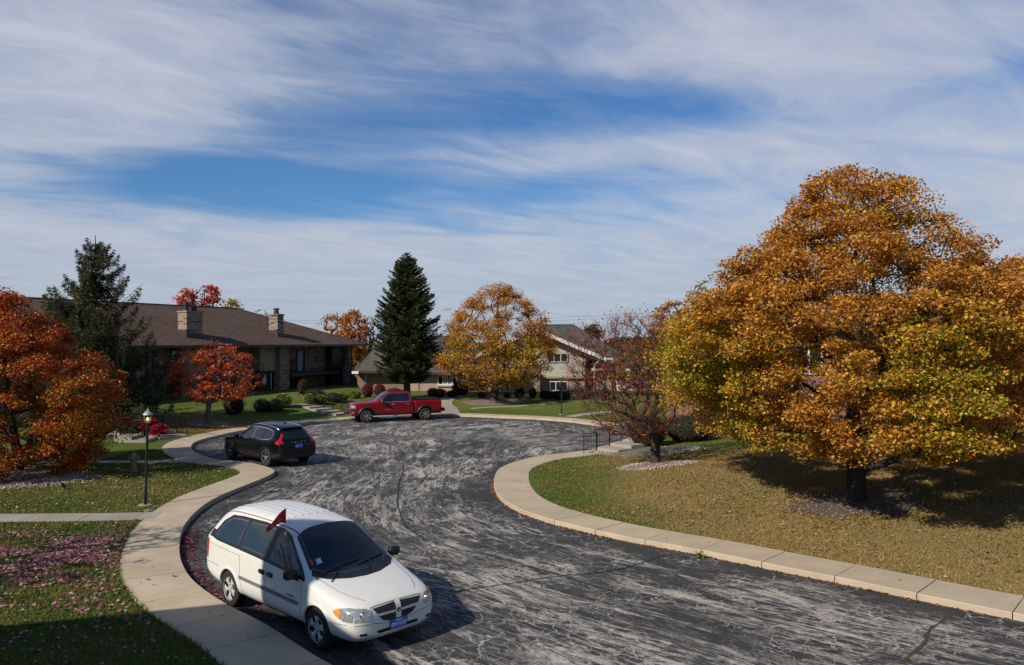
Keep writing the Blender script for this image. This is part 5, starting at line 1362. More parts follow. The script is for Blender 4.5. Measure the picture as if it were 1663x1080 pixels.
M_LENS = plain('clear_lens', (.50, .50, .50), .07, .55, .35, 22, coat=1.0); M_BLUE = plain('blue_plate', (.045, .16, .52), .4, 0, .15, 10); M_PWHITE = plain('plate_white', (.75, .75, .78), .4)
M_REDRIM = plain('red_brown_strip', (.22, .06, .05), .5)

def loft(st, n_half):
    """st: list of (x, [(y,z)...half section from bottom centre to top centre]) -> closed mesh arrays"""
    V = []; Fc = []; k = 2 * n_half - 2
    for x, sec in st:
        for (y, z) in sec: V.append((x, -y, z))
        for (y, z) in reversed(sec[1:-1]): V.append((x, y, z))
    for i in range(len(st) - 1):
        for j in range(k): Fc.append((i * k + j, i * k + (j + 1) % k, (i + 1) * k + (j + 1) % k, (i + 1) * k + j))
    for b, rv in ((0, 1), ((len(st) - 1) * k, 0)):
        for j in range(n_half - 1):
            a, c = b + j, b + j + 1; d, e = b + (k - j) % k, b + (k - j - 1) % k
            q = [a, c, e, d]
            q = [v for n_, v in enumerate(q) if v not in q[:n_]]
            Fc.append(tuple(reversed(q)) if rv else tuple(q))
    return V, Fc
def section(zb, wl, wm, zm, ws, zs, wc, zc, wt, zt):
    return [(0, zb), (wl * .75, zb), (wl, zb + .05), (wm, zm), (ws, zs), (ws - .02, zs + .035), (wc, zc), (wt, zt - .015), (0, zt)]
def make_body(name, stations, mat, cuts, level=2, cut_extra=(), prisms=()):
    V, Fc = loft([(s[0], section(*s[1:])) for s in stations], 9)
    me = bpy.data.meshes.new(name); me.from_pydata(V, [], Fc)
    bm = bmesh.new(); bm.from_mesh(me); bmesh.ops.recalc_face_normals(bm, faces=bm.faces); bm.to_mesh(me); bm.free()
    o = link(name, me, [mat, M_DARK]); s = o.modifiers.new('s', 'SUBSURF'); s.levels = s.render_levels = level
    dg = bpy.context.evaluated_depsgraph_get(); dg.update()
    smooth_me = bpy.data.meshes.new_from_object(o.evaluated_get(dg))
    bm = bmesh.new(); bm.from_mesh(smooth_me); bvh = BVHTree.FromBMesh(bm); bm.free()
    o.modifiers.clear(); o.data = smooth_me
    c = MB()
    for (x, z, r, y0, y1) in cuts:
        for sg in (-1, 1):
            c.lathe([(.0005, sg * y0), (r, sg * y0), (r, sg * y1), (.0005, sg * y1)], 40, (x, 0, z), 'y')
    for b in cut_extra: c.box(*b)
    for kind, poly in prisms:
        n_ = len(poly)
        if kind == 'side': v = [(x, -1.3, z) for x, z in poly] + [(x, 1.3, z) for x, z in poly]
        else: v = [(x, y, .99) for x, y in poly] + [(x, y, 2.6) for x, y in poly]
        c.add(v, [tuple(range(n_)), tuple(range(2 * n_ - 1, n_ - 1, -1))] + [(i, (i + 1) % n_, n_ + (i + 1) % n_, n_ + i) for i in range(n_)])
    cme = c.mesh('cutter'); cme.materials.append(M_DARK); co_ = link('cutter', cme)
    bmod = o.modifiers.new('b', 'BOOLEAN'); bmod.operation = 'DIFFERENCE'; bmod.object = co_; bmod.solver = 'EXACT'; bmod.use_self = True
    try: bmod.material_mode = 'TRANSFER'
    except Exception: pass
    dg = bpy.context.evaluated_depsgraph_get(); dg.update()
    fin = bpy.data.meshes.new_from_object(o.evaluated_get(dg))
    o.modifiers.clear(); o.data = fin; bpy.data.objects.remove(co_)
    fin.polygons.foreach_set('use_smooth', np.ones(len(fin.polygons), bool)); fin.set_sharp_from_angle(angle=R(38))
    o.name = name
    return o, bvh

def resamp(P_, n):
    P_ = np.array(P_, float); s = np.concatenate([[0], np.cumsum(np.linalg.norm(np.diff(P_, axis=0), axis=1))]); t = np.linspace(0, s[-1], n)
    return np.column_stack([np.interp(t, s, P_[:, k]) for k in range(P_.shape[1])])
class Proj:
    """shells laid on a body by casting rays; kind 'R','L' use (x,z), 'F','B' use (y,z), 'T' uses (x,y)"""
    def __init__(s, bvh): s.b = bvh
    def hit(s, kind, a, b, off):
        if kind == 'R': o, d = Vector((a, -3, b)), Vector((0, 1, 0))
        elif kind == 'L': o, d = Vector((a, 3, b)), Vector((0, -1, 0))
        elif kind == 'F': o, d = Vector((6, a, b)), Vector((-1, 0, 0))
        elif kind == 'B': o, d = Vector((-9, a, b)), Vector((1, 0, 0))
        else: o, d = Vector((a, b, 4)), Vector((0, 0, -1))
        h, n, i, ds = s.b.ray_cast(o, d)
        if h is None: return None
        if n.dot(d) > 0: n = -n
        return h + n * off
    def patch(s, kind, lower, upper, off=.004, nu=24, nv=8):
        lo, up = resamp(lower, nu), resamp(upper, nu); V = []; ok = []
        for j in range(nv + 1):
            for i in range(nu):
                p = lo[i] * (1 - j / nv) + up[i] * j / nv; h = s.hit(kind, p[0], p[1], off)
                ok.append(h is not None); V.append(tuple(h) if h is not None else (0, 0, 0))
        m = MB(); m.v = V
        for j in range(nv):
            for i in range(nu - 1):
                q = (j * nu + i, j * nu + i + 1, (j + 1) * nu + i + 1, (j + 1) * nu + i)
                if all(ok[k] for k in q): m.f.append(q); m.mi.append(0)
        return m
    def line(s, kind, pts, w=.012, off=.0035, m=None, step=.04, closed=False):
        P_ = np.array(pts, float)
        if closed: P_ = np.vstack([P_, P_[:1]])
        L = np.linalg.norm(np.diff(P_, axis=0), axis=1).sum(); P_ = resamp(P_, max(3, int(L / step))); T = np.gradient(P_, axis=0); T /= np.linalg.norm(T, axis=1)[:, None] + 1e-9
        N = np.column_stack([-T[:, 1], T[:, 0]]) * w / 2; m = m or MB(); prev = None
        for p, n in zip(P_, N):
            a, b = s.hit(kind, *(p - n), off), s.hit(kind, *(p + n), off)
            if a is None or b is None: prev = None; continue
            base = len(m.v); m.v += [tuple(a), tuple(b)]
            if prev is not None: m.f.append((prev, prev + 1, base + 1, base)); m.mi.append(0)
            prev = base
        return m

def wheel(parent, x, y, r, w, side, style, rim_mat, rr=.62, nsp=5, phase=0.0):
    """tyre with a rim sub-part; side -1 right, +1 left"""
    m = MB(); o = side * w / 2
    prof = [(r * .60, -w * .46), (r * .66, -w * .5), (r * .86, -w * .52), (r * .965, -w * .44), (r, -w * .33), (r, w * .33), (r * .965, w * .44), (r * .86, w * .52), (r * .66, w * .5), (r * .60, w * .46), (r * .6, -w * .46)]
    m.lathe(prof, 40, (0, 0, 0), 'y')
    for k in (-.2, 0, .2): pass
    t = m.build('wheel', M_TYRE, parent, smooth=40, loc=(x, y, r))
    R0 = r * rr; yo = side * w * .5; s = side
    m = MB(); m.cur = 1; m.lathe([(.001, yo - s * .075), (R0, yo - s * .075)], 32, (0, 0, 0), 'y'); m.cur = 0
    m.lathe([(R0, yo - s * .08), (R0 * 1.0, yo - s * .012), (R0 * 1.045, yo + s * .004), (R0 * 1.06, yo - s * .01)], 36, (0, 0, 0), 'y')
    hub = R0 * .30; z = yo
    if style == 'cover':       # broad five spoke wheel cover with round nuts
        m.lathe([(.001, z - s * .012), (hub * .62, z - s * .012), (hub * .66, z - s * .02), (hub * 1.45, z - s * .022), (hub * 1.5, z - s * .03)], 30, (0, 0, 0), 'y')
        for k in range(nsp):
            a0 = phase + k * 2 * math.pi / nsp; V = []
            for rr_, hw, dz in ((hub * 1.3, .30, -.02), (R0 * .62, .26, -.004), (R0 * .82, .36, .0), (R0 * 1.0, .52, -.012)):
                for q in (-1, -.6, .6, 1):
                    a = a0 + q * hw * (1 if rr_ > hub * 1.5 else 1.6); V.append((rr_ * math.cos(a), z + s * (dz - (.02 if abs(q) == 1 else 0)), rr_ * math.sin(a)))
            m.add(V, [(i * 4 + j, i * 4 + j + 1, (i + 1) * 4 + j + 1, (i + 1) * 4 + j) for i in range(3) for j in range(3)])
        m.cur = 1
        for k in range(nsp):
            a = phase + (k + .5) * 2 * math.pi / nsp; c = (hub * 1.05 * math.cos(a), 0, hub * 1.05 * math.sin(a))
            m.lathe([(.001, z - s * .017), (.017, z - s * .017)], 8, c, 'y')
    else:
        m.lathe([(.001, z - s * .005), (hub * .6, z - s * .005), (hub, z - s * .02), (hub, z - s * .06)], 24, (0, 0, 0), 'y')
        for k in range(nsp):
            for dq in ((-.11, .11) if style == 'twin' else (0,)):
                a0 = phase + k * 2 * math.pi / nsp + dq; hw0 = .05 if style == 'twin' else .16; V = []
                for rr_, hw in ((hub * .8, hw0 * (1.9 if style == 'twin' else 1.3)), (R0 * 1.02, hw0 * (1.25 if style == 'twin' else 1.1))):
                    for q in (-1, 1):
                        a = a0 + q * hw
                        for dz in (-.014, -.05): V.append((rr_ * math.cos(a), z + s * dz, rr_ * math.sin(a)))
                m.add(V, [(0, 2, 6, 4), (0, 4, 5, 1), (2, 3, 7, 6)])
    me = m.mesh('rim', smooth=35)
    link('rim', me, [rim_mat, M_DARK], t)
    return t
def arch_lip(parent, P, side, x, z, r, w, mat, a0=-8, a1=188, out=.008, name='wheel_arch_trim', y_in=None):
    m = MB(); n = 30; kind = 'R' if side < 0 else 'L'; rows = []
    for i in range(n + 1):
        a = R(a0 + (a1 - a0) * i / n); rows_ = []
        for k, (dr, of) in enumerate(((-.004, -.03), (-.004, out), (w * .5, out * 1.3), (w, .001))):
            px_, pz_ = x + (r + max(dr, .012)) * math.cos(a), z + (r + max(dr, .012)) * math.sin(a)
            h = P.hit(kind, px_, pz_, 0)
            if h is None: rows_ = None; break
            ex = x + (r + dr) * math.cos(a); ez = z + (r + dr) * math.sin(a)
            rows_.append((ex, h.y + side * of, ez))
        rows.append(rows_)
    for i in range(n):
        if rows[i] and rows[i + 1]: m.add(rows[i] + rows[i + 1], [(k, k + 1, 5 + k, 4 + k) for k in range(3)])
    return m.build(name, mat, parent, smooth=50)
def mirror_shell(parent, c, sz, mat, side, name='mirror'):
    bm = bmesh.new(); bmesh.ops.create_icosphere(bm, subdivisions=3, radius=.5)
    for v in bm.verts:
        co_ = v.co.copy(); co_ = Vector([math.copysign(abs(q * 2) ** .7 / 2, q) for q in co_]); v.co = Vector((co_.x * sz[0], co_.y * sz[1], co_.z * sz[2])) + Vector(c)
    me = bpy.data.meshes.new(name); bm.to_mesh(me); bm.free(); me.polygons.foreach_set('use_smooth', np.ones(len(me.polygons), bool))
    return link(name, me, mat, parent)

def both(parent, P, name, mat, lower, upper, off=.004, nu=24, nv=8, label=None):
    out = []
    for kd in ('R', 'L'):
        o = P.patch(kd, lower, upper, off, nu, nv).build(name, mat, parent, smooth=60); out.append(o)
    return out

# ============================================================ white minivan
VAN = empty('minivan', (-2.54, 13.72, 0), -.772, 'white minivan with black trim and a blue front plate parked at the near kerb', 'minivan')
#      x     zb   wl    wm    zm   ws    zs    wc    zc    wt    zt
vs = [(.94, .30, .42, .48, .42, .46, .58, .42, .64, .24, .665),
      (.925, .26, .62, .68, .45, .66, .63, .58, .73, .34, .765),
      (.85, .22, .79, .83, .47, .80, .67, .70, .80, .40, .845),
      (.70, .19, .87, .905, .50, .87, .72, .76, .85, .42, .895),
      (.42, .18, .93, .955, .52, .92, .80, .80, .92, .46, .965),
      (.05, .18, .95, .98, .54, .94, .87, .83, .99, .50, 1.035),
      (-.22, .18, .955, .99, .55, .95, .95, .83, 1.075, .52, 1.115),
      (-.36, .18, .96, .99, .55, .955, .985, .82, 1.12, .52, 1.175),
      (-.75, .18, .96, .99, .55, .96, 1.02, .745, 1.38, .50, 1.45),
      (-1.12, .18, .96, .99, .55, .96, 1.04, .685, 1.60, .47, 1.69),
      (-1.30, .18, .96, .99, .55, .96, 1.05, .68, 1.64, .47, 1.735),
      (-1.9, .18, .96, .99, .55, .96, 1.07, .69, 1.69, .47, 1.785),
      (-2.7, .18, .96, .99, .55, .96, 1.09, .69, 1.695, .47, 1.80),
      (-3.4, .20, .955, .985, .55, .955, 1.11, .68, 1.67, .46, 1.775),
      (-3.78, .24, .94, .975, .56, .945, 1.12, .655, 1.61, .44, 1.70),
      (-3.98, .30, .92, .955, .58, .925, 1.12, .64, 1.50, .42, 1.56),
      (-4.08, .34, .89, .93, .60, .90, 1.10, .66, 1.28, .42, 1.33),
      (-4.14, .38, .82, .86, .60, .82, .95, .66, 1.05, .42, 1.10),
      (-4.15, .42, .70, .74, .60, .70, .85, .58, .92, .40, .95)]
vs = [(t_[0], t_[1] + (.07 if t_[0] < .5 else .03), t_[2], t_[3], t_[4] + .05, t_[5], t_[6] + (.06 if t_[0] < -.3 else .03 if t_[0] < .1 else 0), t_[7], t_[8] + (.04 if t_[0] < -.7 else 0), t_[9], t_[10] + (.045 if t_[0] < -.7 else 0)) for t_ in vs]
def zf(L): return [(x + (.14 if x < -3.3 else .11 if x < -2.5 else .04 if x < -1.5 else 0), z + (.07 if z < 1.3 else .045)) for x, z in L]
bd, bvh = make_body('body', vs, M_WPAINT, [(0, .34, .385, .60, 1.2), (-3.03, .34, .385, .60, 1.2)],
    cut_extra=[(-3.85, -.60, -.62, .62, .92, 1.57)],
    prisms=[('side', zf([(-3.78, 1.20), (-2.86, 1.165), (-2.86, 1.58), (-3.12, 1.572), (-3.48, 1.54), (-3.70, 1.42), (-3.78, 1.28)])),
            ('side', zf([(-2.69, 1.16), (-1.77, 1.13), (-1.77, 1.59), (-2.2, 1.592), (-2.69, 1.58)])),
            ('side', zf([(-1.57, 1.125), (-.70, 1.075), (-.70, 1.115), (-1.1, 1.42), (-1.38, 1.55), (-1.57, 1.58)])),
            ('top', [(-.46, -.74), (-.28, -.56), (-.18, -.28), (-.16, 0), (-.18, .28), (-.28, .56), (-.46, .74), (-1.06, .60), (-1.12, .35), (-1.14, 0), (-1.12, -.35), (-1.06, -.60)])]); bd.parent = VAN
P = Proj(bvh)
for side in (-1, 1):
    for x in (0, -3.03):
        wheel(VAN, x, side * .855, .345, .215, side, 'cover', M_HUBCAP, rr=.61, nsp=5, phase=.3 if x == 0 else .9)
        arch_lip(VAN, P, side, x, .34, .385, .045, M_WPAINT, out=.012)
# glazing
ws_lo = [(-.30, -.80), (-.10, -.62), (.02, -.3), (.05, 0), (.02, .3), (-.10, .62), (-.30, .80)]
ws_up = [(-1.08, -.635), (-1.13, -.4), (-1.15, 0), (-1.13, .4), (-1.08, .635)]
def wsh(off, lo, up, nu=30, nv=14): return P.patch('T', lo, up, off, nu, nv)
P.patch('T', [(-.33, -.83), (-.12, -.65), (.03, -.3), (.07, 0), (.03, .3), (-.12, .65), (-.33, .83)], [(-.44, -.77), (-.25, -.58), (-.15, -.28), (-.13, 0), (-.15, .28), (-.25, .58), (-.44, .77)], .003, 30, 4).build('cowl', M_BLKP, VAN, smooth=60)
P.line('T', [(-.44, -.775), (-1.08, -.635), (-1.13, -.4), (-1.155, 0), (-1.13, .4), (-1.08, .635), (-.44, .775)], .045, .0045).build('windscreen_surround', M_BLKP, VAN)
wsh(.006, [(-.42, -.78), (-.24, -.6), (-.14, -.3), (-.12, 0), (-.14, .3), (-.24, .6), (-.42, .78)], ws_up).build('windscreen', M_VGL, VAN, smooth=60)
M_SEAT = plain('grey_seat_cloth', (.20, .19, .17), .9, 0, .3, 20)
for (x_, ys) in ((-1.75, (-.36, .36)), (-2.6, (-.36, .30)), (-3.45, (-.3, .3))):
    for y_ in ys:
        m = MB(); m.box(x_ - .06, x_ + .06, y_ - .24, y_ + .24, .93, 1.30); m.box(x_ - .04, x_ + .04, y_ - .12, y_ + .12, 1.31, 1.46); m.build('seat', M_SEAT, VAN, bevel=.035)
m = MB(); m.tube([(-.98 + .06 * math.cos(a), .36 + .17 * math.sin(a), 1.13 + .16 * math.cos(a)) for a in np.linspace(0, 2 * math.pi, 20)], .014, 6); m.build('steering_wheel', M_BLKM, VAN)
m = MB(); m.box(-.86, -.62, -.60, .60, .93, 1.03); m.build('dashboard', M_GREYP, VAN, bevel=.02)
# black cowl with wipers
mwi = MB()
for (a, b) in (((-.28, -.60), (-.36, .12)), ((-.26, .05), (-.40, .66))):
    pts = [P.hit('T', a[0] + (b[0] - a[0]) * t, a[1] + (b[1] - a[1]) * t, .022) for t in np.linspace(0, 1, 8)]
    mwi.tube(pts, .010, 5)
    q = P.hit('T', -.02, a[1] - .05 * (1 if a[1] < 0 else -1), .015); mwi.tube([q, pts[3]], .010, 5)
mwi.build('wiper', M_BLKP, VAN)
# side glass band: black backing then three panes
bl = [(-3.93, 1.13), (-3.7, 1.10), (-3.0, 1.085), (-2.2, 1.065), (-1.4, 1.035), (-.55, .985), (-.38, .99)]
bu = [(-3.90, 1.26), (-3.80, 1.46), (-3.55, 1.60), (-3.1, 1.635), (-2.2, 1.655), (-1.5, 1.63), (-1.22, 1.56), (-.85, 1.32), (-.38, 1.04)]
bl = zf(bl[:-1]) + [(-.38, 1.02)]; bu = zf(bu[:-1]) + [(-.38, 1.07)]
FR = {'rear': ([(-3.78, 1.20), (-2.86, 1.165)], [(-3.78, 1.28), (-3.70, 1.42), (-3.48, 1.54), (-3.12, 1.572), (-2.86, 1.58)])}
def ring_band(kd, holes, off):
    # the black band around the panes, as vertical strips above, below and between the holes
    m = MB()
    xs = np.linspace(-3.93, -.38, 90)
    fl = lambda x: float(np.interp(x, [p[0] for p in bl], [p[1] for p in bl])); fu = lambda x: float(np.interp(x, [p[0] for p in bu], [p[1] for p in bu]))
    for x0, x1 in zip(xs[:-1], xs[1:]):
        xm = (x0 + x1) / 2; spans = [(fl, fu)]
        for ha, hb, lo_, up_ in holes:
            if ha < xm < hb:
                L_ = lambda x, lo_=lo_: float(np.interp(x, [p[0] for p in lo_], [p[1] for p in lo_])); U_ = lambda x, up_=up_: float(np.interp(x, [p[0] for p in up_], [p[1] for p in up_]))
                spans = [(fl, L_), (U_, fu)]
        for a_, b_ in spans:
            za0, zb0, za1, zb1 = a_(x0), b_(x0), a_(x1), b_(x1)
            if zb0 - za0 < .002 and zb1 - za1 < .002: continue
            zb0 = max(zb0, za0); zb1 = max(zb1, za1); K = max(3, int((zb0 - za0) / .03))
            for k in range(K):
                q = [P.hit(kd, x0, za0 + (zb0 - za0) * k / K, off), P.hit(kd, x1, za1 + (zb1 - za1) * k / K, off), P.hit(kd, x1, za1 + (zb1 - za1) * (k + 1) / K, off), P.hit(kd, x0, za0 + (zb0 - za0) * (k + 1) / K, off)]
                if all(h_ is not None for h_ in q): m.add([tuple(h_) for h_ in q], [(0, 1, 2, 3)])
    bm = bmesh.new(); me_ = m.mesh('window_surround'); bm.from_mesh(me_); bmesh.ops.remove_doubles(bm, verts=bm.verts, dist=.0015); bm.to_mesh(me_); bm.free()
    return link('window_surround', me_, M_BLKP, VAN)
HOLES = [(-3.79, -2.85, [(-3.79, 1.20), (-2.85, 1.165)], [(-3.79, 1.27), (-3.70, 1.43), (-3.48, 1.55), (-3.12, 1.582), (-2.85, 1.59)]),
         (-2.70, -1.76, [(-2.70, 1.155), (-1.76, 1.125)], [(-2.70, 1.588), (-2.2, 1.60), (-1.76, 1.598)]),
         (-1.58, -.68, [(-1.58, 1.12), (-.68, 1.07)], [(-1.58, 1.588), (-1.38, 1.558), (-1.1, 1.43), (-.68, 1.10)])]
HOLES = [(zf([(a_, 1)])[0][0], zf([(b_, 1)])[0][0], zf(l_), zf(u_)) for a_, b_, l_, u_ in HOLES]
for kd in ('R', 'L'): ring_band(kd, HOLES, .0035)
both(VAN, P, 'rear_side_window', M_VGLR, zf([(-3.82, 1.17), (-3.4, 1.15), (-2.83, 1.135)]), zf([(-3.82, 1.28), (-3.72, 1.44), (-3.5, 1.56), (-3.1, 1.595), (-2.83, 1.60)]), .0065, 30, 10)
both(VAN, P, 'sliding_door_window', M_VGLR, zf([(-2.72, 1.13), (-2.2, 1.12), (-1.74, 1.10)]), zf([(-2.72, 1.60), (-2.2, 1.615), (-1.74, 1.61)]), .0065, 26, 10)
both(VAN, P, 'front_door_window', M_VGL, zf([(-1.60, 1.095), (-1.1, 1.07), (-.66, 1.045)]), zf([(-1.60, 1.60), (-1.38, 1.57), (-1.1, 1.44), (-.66, 1.13)]), .0065, 26, 10)
for kd in ('R', 'L'):
    m = P.line(kd, [(-1.62, 1.0), (-1.62, .7), (-1.61, .33)], .010, .0025); P.line(kd, [(-.46, .98), (-.44, .8), (-.45, .33)], .010, .0025, m)
    P.line(kd, [(-1.62, .315), (-.45, .315)], .010, .0025, m); m.build('front_door_seam', M_SEAMW, VAN)
    m = P.line(kd, [(-2.60, 1.07), (-2.60, .9), (-2.58, .62), (-2.50, .46), (-2.44, .33)], .009, .0025); P.line(kd, [(-2.44, .315), (-1.62, .315)], .009, .0025, m)
    P.line(kd, [(-3.9, 1.08), (-3.2, 1.06), (-2.60, 1.045)], .008, .0025, m); m.build('sliding_door_seam', M_SEAMW, VAN)
    m = P.patch(kd, [(-2.60, .63), (-1.635, .62)], [(-2.60, .695), (-1.635, .685)], .014, 20, 3); m.build('side_moulding', M_GREYP, VAN, smooth=50)
    m = P.patch(kd, [(-1.605, .62), (-.55, .607)], [(-1.605, .685), (-.50, .672)], .014, 20, 3); m.build('side_moulding', M_GREYP, VAN, smooth=50)
    sg = -1 if kd == 'R' else 1
    for x0 in (-1.86, -1.57):
        h = P.hit(kd, x0 + .08, .92, 0); 
        mirror_shell(VAN, (x0 + .09, h.y + sg * .006, .925), (.21, .05, .085), M_BLKP, sg, 'door_handle')
    m = MB(); h = P.hit(kd, -.62, 1.03, 0)
    mirror_shell(VAN, (-.60, sg * 1.085, 1.13), (.13, .25, .175), M_BLKP, sg); m.tube([(-.58, sg * .93, 1.03), (-.58, sg * 1.02, 1.08)], [.045, .035], 8); m.build('mirror_arm', M_BLKP, VAN)
    # headlight: clear lens with amber outer end
    hl = P.patch('F', [(sg * .56, .610), (sg * .66, .600), (sg * .80, .595)], [(sg * .50, .745), (sg * .62, .785), (sg * .78, .79)], .006, 18, 8)
    hl.build('headlight', M_LENS, VAN, smooth=60)
    s2 = P.patch(kd, [(.46, .715), (.54, .660), (.68, .605), (.82, .60)], [(.46, .73), (.54, .775), (.68, .80), (.82, .79)], .0075, 18, 8); hl2 = s2.build('headlight_side', M_LENS, VAN, smooth=60)
    s2 = P.patch(kd, [(.445, .715), (.50, .675), (.60, .63)], [(.445, .73), (.50, .765), (.58, .79)], .010, 12, 8); s2.build('indicator', M_AMBER, VAN, smooth=60)
    bl_ = P.hit('F', sg * .645, .69, .012); m = MB(); m.lathe([(.001, .0), (.062, .0), (.07, -.02)], 16, (bl_.x, bl_.y, bl_.z), 'x'); m.build('headlight_bowl', M_CHROME, VAN, smooth=40)
    # outlines of bumper, fender to hood
    m = P.line(kd, [(.36, .545), (.55, .552), (.75, .555)], .009, .003); m.build('bumper_seam', M_SEAMW, VAN)
    m = P.patch(kd, [(-4.02, .78), (-3.93, .78)], [(-3.99, 1.16), (-3.92, 1.14)], .006, 6, 10); m.build('tail_light', M_REDL, VAN, smooth=60)
    m = P.line(kd, [(-4.05, .70), (-3.75, .715), (-3.42, .70)], .012, .003); m.build('rear_bumper_seam', M_SEAMW, VAN)
m = P.patch('B', [(-.86, .78), (-.74, .78)], [(-.84, 1.16), (-.72, 1.14)], .006, 8, 10); m.build('tail_light', M_REDL, VAN)
# front: hood shut line, grille, bumper
hood = [(.745, -.50), (.55, -.62), (.30, -.70), (-.05, -.745), (-.30, -.80)]
m = P.line('T', hood, .010, .003); P.line('T', [(x, -y) for x, y in hood], .010, .003, m); P.line('F', [(-.52, .775), (-.40, .79), (0, .80), (.40, .79), (.52, .775)], .012, .003, m); m.build('hood_seam', M_SEAMW, VAN)
gm, nt, out = new_mat('mesh_grille'); p_ = nd(nt, 'ShaderNodeBsdfPrincipled', Roughness=.6); vo = nd(nt, 'ShaderNodeTexVoronoi', Scale=55.0); vo.feature = 'DISTANCE_TO_EDGE'; vo.inputs['Randomness'].default_value = .15; lk(nt, objc(nt), vo.inputs['Vector'])
lk(nt, ramp(nt, vo.outputs['Distance'], [(.05, (.035, .035, .035)), (.12, (.002, .002, .002))]), p_.inputs['Base Color']); lk(nt, p_.outputs[0], out.inputs[0])
for sg in (-1, 1):
    P.patch('F', [(sg * .055, .665), (sg * .41, .672)], [(sg * .055, .785), (sg * .49, .762)], .004, 14, 6).build('upper_grille', gm, VAN, smooth=60)
    P.patch('F', [(sg * .055, .515), (sg * .20, .518), (sg * .30, .548)], [(sg * .055, .628), (sg * .39, .634)], .004, 14, 6).build('lower_grille', gm, VAN, smooth=60)
# chrome-less white surround: raised cross bars
m = P.patch('F', [(-.41, .634), (0, .628), (.41, .634)], [(-.42, .672), (0, .665), (.42, .672)], .014, 20, 3); m.build('grille_bar', M_WPAINT, VAN, smooth=50)
m = P.patch('F', [(-.055, .50), (.055, .50)], [(-.045, .80), (.045, .80)], .017, 5, 10); m.build('grille_bar', M_WPAINT, VAN, smooth=50)
h = P.hit('F', 0, .655, .024); m = MB(); m.lathe([(.001, .006), (.034, .006), (.038, 0)], 20, tuple(h), 'x'); m.build('round_badge', M_BLKM, VAN)
h = P.hit('F', 0, .655, .031); m = MB()
v = [(h.x, -.020, .673), (h.x, -.013, .637), (h.x, 0, .629), (h.x, .013, .637), (h.x, .020, .673), (h.x, .008, .657), (h.x, 0, .661), (h.x, -.008, .657)]; m.add(v, [(0, 1, 2, 6, 7), (2, 3, 4, 5, 6)]); m.build('badge_emblem', M_CHROME, VAN)
m = P.line('F', [(-.80, .548), (-.5, .54), (-.36, .51), (-.2, .485), (.2, .485), (.36, .51), (.5, .54), (.80, .548)], .009, .003); m.build('bumper_seam', M_SEAMW, VAN)
for sg in (-1, 1):
    P.patch('F', [(sg * .60, .365), (sg * .72, .375)], [(sg * .60, .41), (sg * .72, .41)], .004, 8, 3).build('fog_slot', M_DARK, VAN)
P.patch('F', [(-.40, .355), (0, .35), (.40, .355)], [(-.42, .405), (0, .41), (.42, .405)], .004, 24, 4).build('air_intake', M_DARK, VAN)
P.line('F', [(-.74, .335), (-.4, .325), (0, .32), (.4, .325), (.74, .335)], .012, .004).build('bumper_lip', M_SEAMW, VAN)
m = MB(); hx = P.hit('F', 0, .42, 0).x + .022; m.box(hx - .02, hx, -.175, .175, .36, .53); m.build('plate_frame', M_BLKP, VAN, bevel=.004)
m = MB(); m.box(hx + .001, hx + .004, -.152, .152, .372, .518); pl = m.build('number_plate', M_BLUE, VAN)
place_text('CH 76247', .074, M_PWHITE, VAN, (hx + .007, 0, .428), (0, 1, 0), (0, 0, 1), 'plate_lettering', .001)
place_text('ILLINOIS', .03, M_PWHITE, VAN, (hx + .007, 0, .492), (0, 1, 0), (0, 0, 1), 'plate_lettering', .001)
# door lettering
hR = P.hit('R', -.78, .72, .004); place_text('CARAVAN', .052, M_GREYP, VAN, tuple(hR), (1, 0, 0), (0, 0, 1), 'door_lettering', .001)
# roof ribs and dark drip rails
for y in (-.44, -.30, -.15, 0, .15, .30, .44):
    m = P.patch('T', [(-3.72, y - .035), (-1.75, y - .035)], [(-3.72, y + .035), (-1.75, y + .035)], .0, 30, 2)
    m.v = [(x, yy, z + (.010 if abs(yy - y) < .01 else -.002)) for x, yy, z in m.v]; m.build('roof_rib', M_WPAINT, VAN, smooth=80)
for sg in (-1, 1):
    P.line('T', [(-3.75, sg * .60), (-3.0, sg * .625), (-1.7, sg * .62)], .016, .003).build('drip_rail', M_REDRIM, VAN)
    P.line('T', [(-1.7, sg * .62), (-1.3, sg * .60), (-1.10, sg * .60)], .018, .003).build('drip_rail', M_BLKP, VAN)
# aerial, parking sticker, mirror
hh = P.hit('T', -.22, -.80, 0); m = MB(); m.tube([hh, hh + Vector((-.10, .02, .75))], [.006, .003], 5); m.tube([hh - Vector((0, 0, .01)), hh + Vector((0, 0, .035))], [.018, .010], 8); m.build('aerial', M_BLKM, VAN)
P.patch('T', [(-.47, -.64), (-.47, -.54)], [(-.56, -.63), (-.56, -.53)], .009, 4, 3).build('sticker', plain('pale_sticker', (.45, .62, .62), .5), VAN)
P.patch('T', [(-.50, -.735), (-.50, -.69)], [(-.60, -.725), (-.60, -.68)], .009, 4, 3).build('sticker', plain('red_sticker', (.45, .06, .04), .5), VAN)
